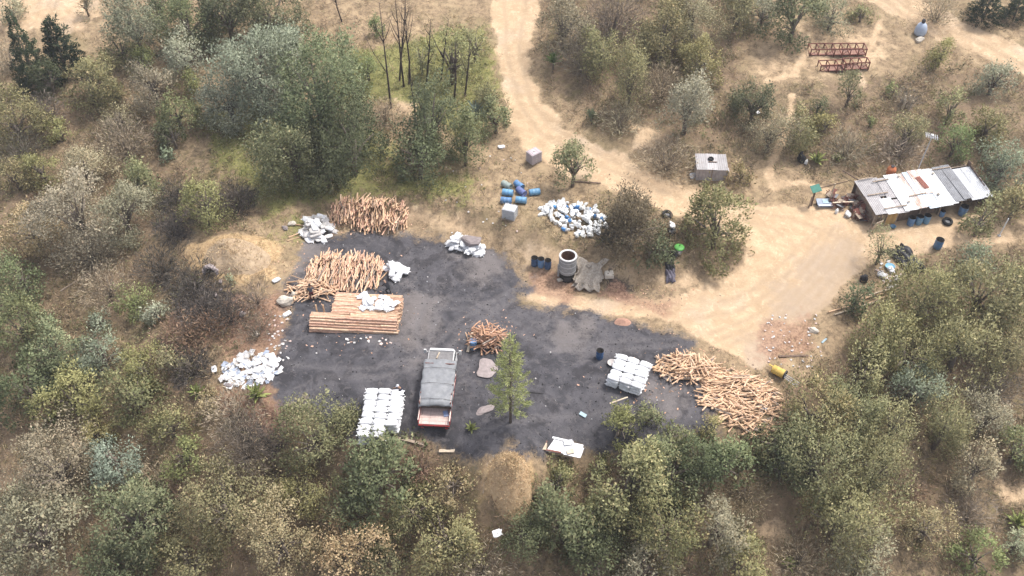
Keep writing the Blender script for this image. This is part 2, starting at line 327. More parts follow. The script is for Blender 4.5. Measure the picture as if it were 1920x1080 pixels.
def ground_material():
    m, n, l, b = nmat('ground_surface')
    b.inputs['Roughness'].default_value = .95; b.inputs['Specular IOR Level'].default_value = .1
    geo = n.new('ShaderNodeNewGeometry')
    def noise(scale, detail=5, rough=.6, dist=0):
        z = n.new('ShaderNodeTexNoise'); z.inputs['Scale'].default_value = scale; z.inputs['Detail'].default_value = detail
        z.inputs['Roughness'].default_value = rough; z.inputs['Distortion'].default_value = dist
        l.new(geo.outputs['Position'], z.inputs['Vector']); return z.outputs['Fac']
    def mathn(op, a, c):
        z = n.new('ShaderNodeMath'); z.operation = op; z.use_clamp = False
        for i, v in enumerate((a, c)):
            if isinstance(v, (int, float)): z.inputs[i].default_value = v
            else: l.new(v, z.inputs[i])
        return z.outputs[0]
    def rng_(v, a, c, to0=0, to1=1):
        z = n.new('ShaderNodeMapRange'); z.interpolation_type = 'SMOOTHSTEP'
        z.inputs['From Min'].default_value = a; z.inputs['From Max'].default_value = c; z.inputs['To Min'].default_value = to0; z.inputs['To Max'].default_value = to1
        l.new(v, z.inputs['Value']); return z.outputs['Result']
    def mix(f, a, c):
        z = n.new('ShaderNodeMix'); z.data_type = 'RGBA'
        if isinstance(f, (int, float)): z.inputs[0].default_value = f
        else: l.new(f, z.inputs[0])
        for i, v in ((6, a), (7, c)):
            if isinstance(v, tuple): z.inputs[i].default_value = (*v, 1)
            else: l.new(v, z.inputs[i])
        return z.outputs[2]
    def attr(name):
        z = n.new('ShaderNodeAttribute'); z.attribute_name = name; s = n.new('ShaderNodeSeparateColor'); l.new(z.outputs['Color'], s.inputs[0])
        return s.outputs[0], s.outputs[1], s.outputs[2]
    a1 = attr('zone_a'); a2 = attr('zone_b'); a3 = attr('zone_c')
    big = noise(.18, 4); mid = noise(.9, 6, .65); fine = noise(5, 6, .7); grit = noise(18, 4, .7); fib = noise(2.6, 8, .75, .6)
    edge = mathn('MULTIPLY', mathn('SUBTRACT', mathn('ADD', mid, mathn('MULTIPLY', fine, .8)), .9), 1.3)
    def soft(v, k=1.0, lo=.3, hi=.7): return rng_(mathn('ADD', v, mathn('MULTIPLY', edge, k)), lo, hi)
    # dry grass with bare earth showing
    grass = mix(rng_(fib, .35, .65), (.15, .108, .07), (.33, .24, .148))
    grass = mix(rng_(mid, .42, .68), grass, (.37, .275, .17))
    grass = mix(mathn('MULTIPLY', rng_(big, .5, .7), .5), grass, (.215, .175, .095))
    grass = mix(mathn('MULTIPLY', rng_(grit, .55, .72), .6), grass, (.10, .07, .045))
    scr = mix(rng_(fib, .38, .62), (.10, .076, .050), (.26, .192, .118))
    scr = mix(mathn('MULTIPLY', rng_(big, .42, .6), .6), scr, (.215, .15, .10))
    scr = mix(mathn('MULTIPLY', rng_(mid, .5, .66), .55), scr, (.14, .12, .05))
    c = mix(soft(a2[0], .8), grass, scr)
    gr = mix(rng_(fine, .35, .65), (.12, .135, .045), (.25, .24, .085))
    c = mix(mathn('MULTIPLY', soft(a1[2], .9), .85), c, gr)
    c = mix(mathn('MULTIPLY', soft(a3[0], .6), .85), c, mix(rng_(fib, .35, .65), (.30, .20, .105), (.52, .37, .21)))
    dirt = mix(rng_(mid, .3, .7), (.40, .285, .178), (.53, .385, .248))
    dirt = mix(mathn('MULTIPLY', rng_(big, .52, .7), .55), dirt, (.45, .36, .275))
    dirt = mix(mathn('MULTIPLY', rng_(grit, .52, .66), .6), dirt, (.31, .22, .145))
    dirt = mix(mathn('MULTIPLY', rng_(fine, .50, .64), .5), dirt, (.37, .265, .165))
    dirt = mix(mathn('MULTIPLY', rng_(noise(1.6, 7, .75, 1.0), .52, .64), .5), dirt, (.64, .50, .34))
    dirt = mix(mathn('MULTIPLY', soft(a3[1], .8, .2, .9), .6), dirt, (.33, .265, .21))
    dirt = mix(mathn('MULTIPLY', a3[2], rng_(mid, .35, .65, .2, .8)), dirt, (.34, .25, .165))
    c = mix(soft(a1[0], .75), c, dirt)
    c = mix(mathn('MULTIPLY', soft(a2[1], .9), .95), c, mix(rng_(fib, .4, .6), (.028, .026, .026), (.085, .07, .062)))
    c = mix(mathn('MULTIPLY', soft(a2[2], .9), .7), c, mix(rng_(fine, .4, .6), (.16, .085, .06), (.36, .22, .15)))
    coalc = mix(rng_(mid, .3, .7), (.043, .042, .047), (.090, .086, .094))
    coalc = mix(mathn('MULTIPLY', rng_(big, .45, .65), .6), coalc, (.115, .108, .115))
    coalc = mix(mathn('MULTIPLY', rng_(fine, .55, .7), .5), coalc, (.04, .038, .042))
    coalc = mix(mathn('MULTIPLY', rng_(noise(.42, 5, .6, .8), .50, .60), .7), coalc, (.036, .034, .037))
    coalc = mix(mathn('MULTIPLY', rng_(noise(1.5, 6, .7, 1.2), .53, .62), .6), coalc, (.125, .114, .115))
    coalc = mix(mathn('MULTIPLY', rng_(noise(2.3, 6, .7, .5), .55, .63), .55), coalc, (.042, .039, .043))
    coalc = mix(mathn('MULTIPLY', rng_(grit, .62, .74), .2), coalc, (.15, .138, .137))
    coalc = mix(mathn('MULTIPLY', soft(a3[1], .9, .2, .9), .55), coalc, (.21, .185, .175))
    coalc = mix(mathn('MULTIPLY', a3[2], rng_(fine, .35, .6, .15, .7)), coalc, (.135, .125, .128))
    c = mix(soft(a1[1], .8, .25, .75), c, coalc)
    l.new(c, b.inputs['Base Color'])
    bp = n.new('ShaderNodeBump'); bp.inputs['Strength'].default_value = .55; bp.inputs['Distance'].default_value = .12
    l.new(mathn('ADD', fib, mathn('MULTIPLY', grit, .5)), bp.inputs['Height']); l.new(bp.outputs[0], b.inputs['Normal'])
    return m
GM = ground_material()
def ground_piece(name, sel, label):
    q = quads[sel]; u, inv = np.unique(q, return_inverse=True); inv = inv.reshape(-1)
    me = bpy.data.meshes.new(name); me.vertices.add(len(u)); me.loops.add(len(inv)); me.polygons.add(len(q))
    me.vertices.foreach_set('co', np.stack([fx[u], fy[u], gz[u]], 1).astype(np.float32).ravel())
    me.loops.foreach_set('vertex_index', inv.astype(np.int32)); me.polygons.foreach_set('loop_start', np.arange(0, len(inv), 4, dtype=np.int32))
    for nm, ch in (('zone_a', (road, coal, green)), ('zone_b', (scrub, burn, red)), ('zone_c', (straw, ash_smoke, rut))):
        a = me.attributes.new(nm, 'FLOAT_COLOR', 'POINT'); cc = np.ones((len(u), 4), np.float32)
        for k in range(3): cc[:, k] = ch[k][u]
        a.data.foreach_set('color', cc.ravel())
    me.materials.append(GM); me.update(calc_edges=True)
    me.polygons.foreach_set('use_smooth', [True] * len(q))
    me.normals_split_custom_set_from_vertices(NRM[u].astype(np.float32))
    o = put(name, me); o['kind'] = 'structure'; o['label'] = label
    return o
ground_piece('ground', which == 0, 'dry grassy hillside with brown scrub soil')
ground_piece('charcoal_yard', which == 1, 'dark grey yard of charcoal dust')
ground_piece('dirt_road', which == 2, 'pale sandy dirt road winding down to the yard')
_gzi = Z
def gh(x, y):
    """height of the built surface"""
    x = np.asarray(x, float); y = np.asarray(y, float)
    i = np.clip(np.searchsorted(XS, x) - 1, 0, nx - 2); j = np.clip(np.searchsorted(YS, y) - 1, 0, ny - 2)
    u = (x - XS[i]) / (XS[i + 1] - XS[i]); v = (y - YS[j]) / (YS[j + 1] - YS[j])
    return (Z[j, i] * (1 - u) + Z[j, i + 1] * u) * (1 - v) + (Z[j + 1, i] * (1 - u) + Z[j + 1, i + 1] * u) * v
def GP(px, py, up=0.0):
    d = ray(px, py); z = 0.0
    for k in range(40):
        p = CAM + d * ((z - CAM[2]) / d[2])
        z = z * .4 + .6 * (float(gh(p[0], p[1])) + up)
    return Vector((p[0], p[1], float(gh(p[0], p[1]))))
# ------------------------------------------------------------------ trees and shrubs
KINDS = {  # colours, leaf length, leaf width, leaves per square metre of silhouette, mode, clump spread
 'olive':  dict(c=[(.125,.120,.052),(.18,.165,.078),(.082,.085,.04),(.24,.19,.10)], w=[4,3,3,1], L=.24, W=.13, d=120, mode='round', s=.17),
 'green':  dict(c=[(.085,.105,.048),(.125,.135,.066),(.058,.072,.036),(.18,.16,.085)], w=[4,3,3,.7], L=.24, W=.14, d=125, mode='round', s=.17),
 'deep':   dict(c=[(.058,.072,.036),(.085,.098,.05),(.042,.052,.028)], w=[4,3,3], L=.22, W=.12, d=130, mode='round', s=.16),
 'dark':   dict(c=[(.018,.032,.017),(.028,.044,.021),(.013,.024,.014)], w=[4,3,2], L=.24, W=.12, d=250, mode='spire', s=.15),
 'blue':   dict(c=[(.135,.165,.125),(.19,.215,.17),(.09,.11,.083)], w=[4,3,3], L=.26, W=.12, d=120, mode='round', s=.18),
 'grey':   dict(c=[(.15,.14,.098),(.205,.19,.14),(.10,.098,.072),(.25,.2,.14)], w=[4,3,3,1], L=.22, W=.11, d=125, mode='round', s=.17),
 'yellow': dict(c=[(.155,.155,.058),(.20,.19,.08),(.11,.115,.045)], w=[4,3,2], L=.24, W=.13, d=120, mode='round', s=.16),
 'bright': dict(c=[(.11,.135,.048),(.15,.17,.066),(.08,.10,.038)], w=[4,3,2], L=.24, W=.12, d=120, mode='round', s=.15),
 'tan':    dict(c=[(.21,.165,.095),(.17,.14,.078),(.12,.11,.06),(.26,.20,.125)], w=[3,3,3,2], L=.2, W=.12, d=125, mode='round', s=.15),
 'flame':  dict(c=[(.135,.13,.06),(.20,.185,.09),(.08,.085,.042),(.26,.22,.12)], w=[4,3.5,3,1], L=.25, W=.11, d=120, mode='flame', s=.15),
 'brown':  dict(c=[(.085,.07,.042),(.12,.10,.058),(.055,.048,.032),(.15,.125,.08)], w=[4,3,3,1], L=.24, W=.10, d=130, mode='flame', s=.15),
 'thin':   dict(c=[(.12,.125,.06),(.17,.165,.085),(.085,.09,.045)], w=[4,3,2], L=.26, W=.13, d=75, mode='round', s=.15),
 'twig':   dict(c=[(.13,.10,.082),(.19,.15,.125),(.08,.065,.058)], w=[4,3,3], L=.5, W=.04, d=85, mode='twig', s=.3),
 'dead':   dict(c=[(.21,.115,.075),(.28,.165,.11),(.13,.08,.055)], w=[4,3,3], L=.32, W=.07, d=90, mode='twig', s=.3),
 'charred': dict(c=[(.055,.046,.042),(.085,.07,.062),(.035,.03,.028)], w=[4,3,3], L=.5, W=.045, d=100, mode='twig', s=.3),
 'palebrush': dict(c=[(.25,.19,.135),(.33,.26,.185),(.16,.125,.09)], w=[4,3,3], L=.38, W=.05, d=90, mode='twig', s=.3),
}
LOOK = {'olive':'olive green leafy','green':'mid green leafy','deep':'deep green leafy','dark':'dark green conical','blue':'blue-grey leafy','grey':'grey-green leafy','yellow':'yellow-green leafy',
        'bright':'bright green leafy','tan':'tan seed-headed','flame':'olive upright-tipped','brown':'dark brownish','thin':'thin see-through','twig':'bare grey-brown twiggy','dead':'dead rust-brown','charred':'blackened twiggy','palebrush':'dry pale brown'}
BARK = M('bark', (.22, .18, .145), (.10, .08, .065), 14, .95, bump=.6, stretch=(1, 1, .25))
def crown_points(r, W, H, K, dens):
    n = max(60, int(dens * W * H * 1.42)); a, c = W / 2, H / 2
    mode = K['mode']; lobes = None
    if mode == 'spire':
        t = r.beta(1.1, 1.9, n); z = -c + 2 * c * t; rad = a * (1 - t) ** .75 * (.35 + .65 * np.sqrt(r.random(n))) * (1 + .35 * np.sin(t * 37 + r.random() * 6))
        th = r.random(n) * 2 * np.pi; th = th + .25 * np.sin(th * 7 + t * 20)
        P = np.stack([rad * np.cos(th), rad * np.sin(th), z], 1); D = np.stack([np.cos(th), np.sin(th), np.full(n, .6)], 1)
        cl = (t * 40).astype(int) * 11 + (th * 2).astype(int)
        return P, D + r.normal(size=(n, 3)) * .5, cl, None
    if mode == 'twig':
        th = r.random(n) * 2 * np.pi; u = np.sqrt(r.random(n)); zz = r.random(n)
        ph = u * 1.25; q = zz ** .6
        D = np.stack([np.sin(ph) * np.cos(th), np.sin(ph) * np.sin(th), np.cos(ph)], 1)
        P = D * q[:, None] * np.array([a, a, 2 * c * .92]) - np.array([0, 0, c]) + r.normal(size=(n, 3)) * .16
        cl = (th * 4).astype(int) * 7 + (u * 4).astype(int)
        return P, D + r.normal(size=(n, 3)) * .55, cl, None
    nl = int(np.clip(5 + W * 2.6, 7, 34))
    u = unit(r.normal(size=(nl, 3))); u[:, 2] = np.where(u[:, 2] < -.75, -u[:, 2], u[:, 2])
    rr = (W / 2) * r.uniform(.22, .44, nl)
    lc = u * np.array([a, a, c]) * r.uniform(.45, .8, nl)[:, None]
    if mode == 'flame':
        lc[:, 2] *= .8
    nc = max(12, n // 15)
    pw = rr ** 2 * r.uniform(.25, 1.5, nl); li = r.choice(nl, nc, p=pw / pw.sum())
    v = unit(r.normal(size=(nc, 3)) + u[li] * .5 + np.array([0, 0, .35]))
    q = r.uniform(.55, 1.12, nc)[:, None]
    cc = lc[li] + v * rr[li][:, None] * q * np.array([1, 1, min(1.2, H / W)])
    if mode == 'flame': cc[:, 2] += r.exponential(.28, nc) * (c / 2.2)
    k = r.choice(nc, n)
    sp = K['s'] * (1 + .35 * min(W, 8) / 8)
    off = r.normal(size=(n, 3)) * sp
    if mode == 'flame': off = off * np.array([.75, .75, 2.4])
    P = cc[k] + off
    D = v[k] * .7 + r.normal(size=(n, 3)) * .75 + np.array([0, 0, .8 if mode == 'flame' else .15])
    return P, D, k, lc
def leaf_colours(r, K, cl, spread=.13):
    n = len(cl); C = np.array(K['c']); w = np.array(K['w'], float); w /= w.sum()
    ids, inv = np.unique(cl, return_inverse=True)
    base = r.choice(len(C), len(ids), p=w)[inv]
    own = r.choice(len(C), n, p=w)
    pick = np.where(r.random(n) < .55, base, own)
    f = np.exp(r.normal(size=len(ids)) * spread)[inv] * np.exp(r.normal(size=n) * .10)
    return np.clip(C[pick] * f[:, None], .01, .7)
def make_tree(cx, cy, wpx, asp, kind, where, clear=None, noun=None, dens=1.0, group=None):
    """crown centre, crown width in the photograph; asp = crown height / width"""
    K = KINDS[kind]; r = np.random.default_rng(int(cx * 7 + cy * 131 + wpx))
    W = wpx * .048
    for _ in range(3):
        H = W * asp
        cl = clear if clear is not None else (.0 if K['mode'] in ('twig',) or W < 4.5 else .05 * W)
        p = GP(cx, cy, cl + H * .47)
        W = wpx * mpp((p[0], p[1], p[2] + cl + H / 2))
    H = W * asp
    noun = noun or ('tree' if W > 4.2 and K['mode'] != 'twig' else 'shrub')
    label = f"{LOOK[kind]} {noun} {where}"
    t = thing({'tree': 'tree', 'shrub': 'shrub'}.get(noun, noun.replace(' ', '_')), label, noun.split()[-1], p, 0, group)
    # shade of the whole plant (its own leaf colour)
    tone = np.exp(r.normal() * .10) * np.array([1 + r.normal() * .06, 1, 1 + r.normal() * .06])
    zc = cl + H * .5
    ls = r.uniform(.72, 1.02); P, D, k, lc = crown_points(r, W, H, K, K['d'] * dens / ls ** 1.6)
    e = np.quantile(np.hypot(P[:, 0], P[:, 1]), .93); P[:, :2] *= (W / 2) / e
    lo, hi = np.quantile(P[:, 2], (.03, .97)); P[:, 2] = (P[:, 2] - (lo + hi) / 2) * (H / (hi - lo))
    P[:, 2] = np.maximum(P[:, 2] + zc, .04); gz_ = gh(P[:, 0] + p[0], P[:, 1] + p[1]) - p[2]
    P[:, 2] = np.maximum(P[:, 2], gz_ + .03)
    th_ = np.arctan2(P[:, 1], P[:, 0]); sd_ = int(cx + cy)
    if K['mode'] != 'twig': P[:, :2] *= (.72 + .56 * vnoise(th_ * 1.3 + sd_, P[:, 2] / H * 2.2, sd_))[:, None]; P[:, 2] *= .82 + .36 * vnoise(P[:, 0] / W * 4 + 50, P[:, 1] / W * 4 + 50, sd_ + 5)
    sc = np.exp(r.normal(size=len(P)) * .25) * ls; big = .85 + .05 * min(W, 8)
    twig = K['mode'] == 'twig'
    out = unit(P - np.array([0, 0, zc * .6]))
    if not twig:
        ids, inv = np.unique(k, return_inverse=True); cnt = np.bincount(inv); cen = np.stack([np.bincount(inv, P[:, i]) / cnt for i in range(3)], 1)
        loc = unit(P - cen[inv])
        out = unit(out * .8 + loc * .55 + np.array([0, 0, .25]))
    lf = 1.0 if twig else .84
    V = leaves(P, D, K['L'] * sc * big * lf, K['W'] * sc * big * lf, r, out)
    fn = unit(np.cross(V[:, 1] - V[:, 0], V[:, 2] - V[:, 0]))
    C = leaf_colours(r, K, k) * tone * (np.array([1.3, 1.27, 1.22]) if twig else np.array([2.1, 2.05, 1.85]))
    C = C * .72 + C.mean(1, keepdims=True) * np.array([1.08, 1.03, .72]) * .28
    C = C * .78 + C.mean(0) * .22
    put('crown', quad_mesh('crown', V, C, STEMCOL if twig else FOL, None if twig else unit(out * .75 + fn * .45)), t)
    mb = MB(); tr = .035 * W + .02
    if K['mode'] == 'spire':
        mb.tube([(0, 0, -.3), (0.03, 0, H * .4), (0, 0.02, cl + H * .92)], [tr, tr * .7, .02], 6)
    elif K['mode'] == 'twig':
        for i in range(int(6 + W * 2)):
            th = r.random() * 6.28; ph = r.uniform(.15, .95); d = Vector((math.sin(ph) * math.cos(th), math.sin(ph) * math.sin(th), math.cos(ph)))
            e = d * (H * .85); m_ = e * .5 + Vector((r.normal() * .1, r.normal() * .1, .1)); e.z = max(e.z, .1)
            e.x *= W / 2 / max(H, .1); e.y *= W / 2 / max(H, .1)
            mb.tube([(0, 0, -.15), m_, e], [.035, .025, .01], 5)
    else:
        top = Vector((r.normal() * .05 * W, r.normal() * .05 * W, zc))
        mb.tube([(0, 0, -.3), (top.x * .3, top.y * .3, zc * .45), top], [tr * 1.25, tr, tr * .6], 7)
        if lc is not None:
            for q in lc[:12]:
                s = Vector((top.x * .3, top.y * .3, zc * (.3 + .3 * r.random())))
                e = Vector((q[0], q[1], max(q[2] + zc, .25)))
                m_ = s.lerp(e, .5) + Vector((0, 0, .06 * W))
                mb.tube([s, m_, e], [tr * .55, tr * .38, tr * .15], 5)
    mb.build('trunk', BARK, t, smooth=True)
    return t
T = make_tree
# --- upper left
for a in [
 (52,112,72,1.75,'dark','at the far left below the pale clearing'), (108,88,70,1.7,'dark','right of the tallest dark conifer, beside the pale clearing'), (92,150,62,1.1,'deep','at the foot of the two dark conifers'),
 (165,152,118,.8,'olive','dome-shaped, right of the dark conifers'), (250,52,125,.9,'grey','behind the dome-shaped olive shrub, below the pale clearing'), (225,95,80,.7,'olive','in front of the large grey-green one by the pale clearing'),
 (300,12,60,.9,'deep','cut by the top edge near the upper left'), (352,45,105,1.0,'green','at the top edge left of the dark leafy group'), (425,28,120,.9,'deep','at the top edge, left one of the dark pair'), (505,28,140,.85,'deep','at the top edge, right one of the dark pair'),
 (395,55,32,1.5,'yellow','small and pale between the dark trees at the top'), (345,108,92,.8,'blue','dome-shaped, left of the large blue-grey tree'), (285,160,105,.75,'grey','low dome below the pale blue-grey one'),
 (355,157,50,.85,'bright','small, squeezed between grey-green domes'), (262,118,60,.7,'bright','low, beneath the grey-green tree by the clearing'), (333,215,82,.8,'green','above the narrow dry path on the left slope'), (325,258,66,.8,'deep','directly below the one by the narrow dry path'),
 (312,290,28,1.0,'blue','tiny, at the lower end of the left slope path'), (232,265,95,.8,'palebrush','on the upper left slope beside the dark brush'), (85,208,70,.7,'twig','below the two dark conifers'), (225,225,70,.6,'grey','low on the slope above the pale brush'),
 (30,225,105,.85,'olive','on the left edge below the conifers'), (12,110,60,1.0,'palebrush','on the left edge beside the tallest conifer'), (112,248,58,.7,'yellow','small on the upper left slope'), (78,322,72,.8,'yellow','on the left slope beside the large grey tree'),
 (28,332,75,.8,'olive','on the left edge at mid slope'), (160,318,110,.85,'grey','on the left slope above the large grey tree'), (255,340,95,.7,'olive','low on the left slope above the burnt brush'), (40,280,80,.6,'twig','on the left edge between two olive shrubs'),
 (160,10,40,1.2,'grey','at the top edge beside the pale clearing'), (20,20,60,.8,'grey','in the top left corner'),
 (478,140,190,.85,'blue','largest of its colour, on the grass left of the big green trees'), (430,190,110,.8,'blue','lower left shoulder beside the largest blue-grey tree'), (535,105,90,1.0,'blue','spiky-topped, above the big green tree'),
 (600,195,200,.95,'green','big, right of the largest blue-grey tree'), (548,285,150,.85,'green','big, nearest the first log pile'), (655,262,170,.9,'deep','big, in the middle of the group above the log piles'), (610,330,90,.6,'green','low skirt in front of the group above the log piles'),
 (808,225,115,1.35,'deep','tall, left of the silver rosette plant'), (872,268,75,1.5,'green','tall and narrow with a bare dark trunk'), (785,295,110,.9,'deep','in front of the tall one left of the silver rosette'), (720,215,70,.7,'palebrush','under the tall burnt trunks'),
 (930,225,70,.9,'green','beside the road bend, right of the silver rosette'), (915,185,60,.9,'olive','beside the road above the silver rosette'),
 (845,110,105,1.0,'thin','among the burnt trunks left of the road'), (890,85,65,1.2,'thin','nearest the road among the burnt trunks'), (790,110,60,1.2,'thin','left one among the burnt trunks'), (690,130,60,.8,'bright','low, on the green patch left of the burnt trunks'), (705,50,36,1.0,'bright','small and alone on the dry grass at the top'),
]: T(*a, dens=.5 if a[4] == 'thin' else 1.0)
# --- upper right
for a in [
 (1055,50,110,.9,'grey','right of the road at the top'), (1092,105,90,.8,'twig','right of the road below the large grey-green one'), (1130,95,95,.85,'olive','on the bank right of the road'), (1182,150,70,1.9,'flame','tall and narrow above the stony bank'),
 (1150,35,110,.7,'twig','at the top edge right of the road'), (1240,70,130,.85,'olive','large, on the brow left of the bare clearing'), (1300,40,120,.85,'grey','at the top edge left of the bare clearing'), (1310,115,90,.9,'olive','left of the bare clearing'),
 (1385,20,90,.8,'olive','at the top edge above the bare clearing'), (1290,200,100,1.2,'grey','below the bare clearing, above the hut'), (1110,222,28,1.0,'deep','tiny, on the stony bank beside the road'), (1165,225,80,.6,'palebrush','on the stony bank beside the road'), (1240,160,80,.8,'palebrush','between the tall narrow shrub and the clearing'),
 (1490,35,105,.85,'green','at the top edge above the rusty racks'), (1430,25,70,.8,'grey','at the top edge left of the one above the racks'), (1560,32,80,.7,'grey','right of the one above the racks'), (1615,28,50,.6,'olive','low beside the upper road'),
 (1415,195,95,.75,'deep','dark mound below the bare clearing'), (1595,170,50,1.5,'thin','below the rusty racks'), (1535,200,38,.9,'deep','small and round below the rusty racks'), (1675,170,28,.9,'bright','small and round beside the stumps'), (1700,185,50,.6,'twig','low behind the pale stumps'),
 (1765,102,60,.85,'yellow','beside the upper road near the blue bundle'), (1550,235,52,.8,'yellow','below the small round dark one'), (1632,230,22,1.0,'bright','tiny, on the dry slope above the shack'), (1700,250,66,1.1,'olive','below the pale stumps'), (1783,205,55,1.3,'thin','on the dry slope behind the shack'),
 (1865,152,75,.85,'grey','right of the upper road'), (1790,268,66,.95,'bright','right behind the television aerial'), (1850,240,75,.9,'olive','dark, near the right edge behind the shack'), (1445,255,85,.9,'grey','above the agave patch'), (1495,245,80,.9,'olive','left of the yellow one below the racks'),
 (1880,315,90,.95,'blue','at the right end of the shack'), (1850,15,60,1.0,'dark','at the top edge in the upper right corner'), (1908,15,50,1.0,'dark','in the top right corner'), (1390,328,50,.7,'olive','low, right of the grey hut'), (1250,300,110,.5,'palebrush','low, left of the grey hut'),
 (1905,385,80,.9,'olive','on the right edge level with the shack'), (1840,412,75,1.15,'thin','in front of the right end of the shack'), (1825,488,90,.55,'blue','low, beside the white post'), (1760,20,70,.7,'palebrush','at the top edge beyond the upper road'), (1590,280,80,.6,'palebrush','on the slope behind the scrap heap'), (1690,280,90,.5,'palebrush','behind the orange tank'),
 (1075,303,82,.85,'thin','small, alone beside the road with a bare trunk'), (1188,422,128,.85,'brown','dark and broad, beside the heap of jugs'), (1150,435,70,.8,'charred','dark, against the heap of jugs'), (360,525,90,.5,'charred','on the burnt ground below the earth mound'), (480,620,70,.5,'twig','left of the loose white chips'), (360,690,80,.5,'charred','dark, left of the loose sack heap'), (300,500,90,.5,'charred','above the pale round one by the burnt ground'), (1220,462,95,.55,'deep','low, beneath the broad dark one by the jugs'), (1342,425,140,.8,'thin','broad and pale with many stems, above the dirt junction'),
 (1655,462,62,.9,'thin','leaning over the rubbish below the shack'), (1605,562,54,1.3,'deep','small and pointed, by the pile of pale poles'),
]: T(*a, **({'clear': 1.3, 'dens': 1.5} if a[0] == 1075 else {'dens': 1.7} if a[0] == 1188 else {'dens': 1.4, 'clear': 0.0} if a[0] == 1342 else {'clear': .9} if a[0] == 1655 else {}))
# --- right and bottom right
for a in [
 (1740,555,140,.85,'flame','below the black plastic'), (1840,555,150,.85,'olive','on the right, below the low blue-grey one'), (1905,525,80,.9,'olive','on the right edge below the white post'), (1650,625,105,.95,'flame','right of the pale poles'), (1620,695,95,1.0,'flame','right of the yellow drum'),
 (1705,660,125,.9,'olive','in the middle of the right-hand thicket'), (1800,650,145,.9,'flame','large, in the upper right of the thicket'), (1893,655,110,.9,'flame','on the right edge of the thicket'), (1720,735,105,.9,'blue','dull, in the middle of the right-hand thicket'), (1600,765,110,1.0,'flame','beside the end of the long log pile'),
 (1675,800,95,1.3,'flame','tall, below the dull blue-grey one'), (1770,800,105,1.35,'flame','tall, right of the dull blue-grey one'), (1845,790,95,1.1,'grey','near the right edge, level with the log pile'), (1905,845,80,1.0,'green','on the right edge, lower'), (1530,765,125,.85,'olive','touching the end of the long log pile'),
 (1468,832,112,.8,'green','in front of the long log pile'), (1360,866,115,.85,'green','below the long log pile'), (1310,860,95,.95,'deep','left of the one below the long log pile'), (1530,865,165,.9,'flame','large, below the end of the long log pile'), (1640,890,140,.95,'flame','large, right of centre at the bottom'),
 (1580,970,170,.85,'flame','large, above the agave at the bottom'), (1470,880,90,.9,'deep','dark, between two large ones below the log pile'), (1740,990,105,.9,'tan','pale yellowish, at the bottom right'), (1830,875,95,1.1,'grey','above the purplish brush at the bottom right'), (1820,960,100,.6,'twig','purplish, at the bottom right'),
 (1832,1045,90,.85,'bright','at the bottom edge near the right corner'), (1905,1020,60,.9,'blue','pale, in the bottom right corner'), (1620,1050,130,.8,'grey','at the bottom edge right of the agave'), (1340,990,130,.9,'grey','left of the bare sandy patch at the bottom'), (1390,1055,120,.8,'olive','at the bottom edge below the sandy patch'),
 (1245,985,150,.9,'green','at the bottom, third from the sandy patch'), (1175,905,165,.9,'olive','large, below the sheet metal heap'), (1255,880,130,.9,'green','right of the large one below the sheet metal'), (1060,975,165,.8,'green','right of the sawdust mound, lower'), (1162,795,80,.95,'bright','rising at the yard edge beside the pale sheet'), (1215,780,55,1.0,'green','right twin at the yard edge near the sacks'),
 (1260,830,80,.8,'green','hazy, at the front edge of the yard'), (1110,1045,140,.8,'deep','at the bottom edge right of the white bag'), (1210,1055,120,.75,'grey','at the bottom edge, right of the deep green one'), (985,1000,100,.85,'deep','right of the white bag at the bottom'), (1400,930,90,.5,'palebrush','above the bare sandy patch'), (1500,1050,100,.5,'palebrush','beside the agave at the bottom'), (1700,920,80,.5,'dead','between large shrubs at the bottom right'),
 (1860,730,110,.5,'twig','near the right edge of the thicket'), (1045,905,85,.7,'olive','just right of the sawdust mound'), (1125,872,50,.7,'olive','small, touching the sheet metal heap'), (1330,803,48,.8,'yellow','in front of the long log pile at the yard edge'),
]: T(*a)
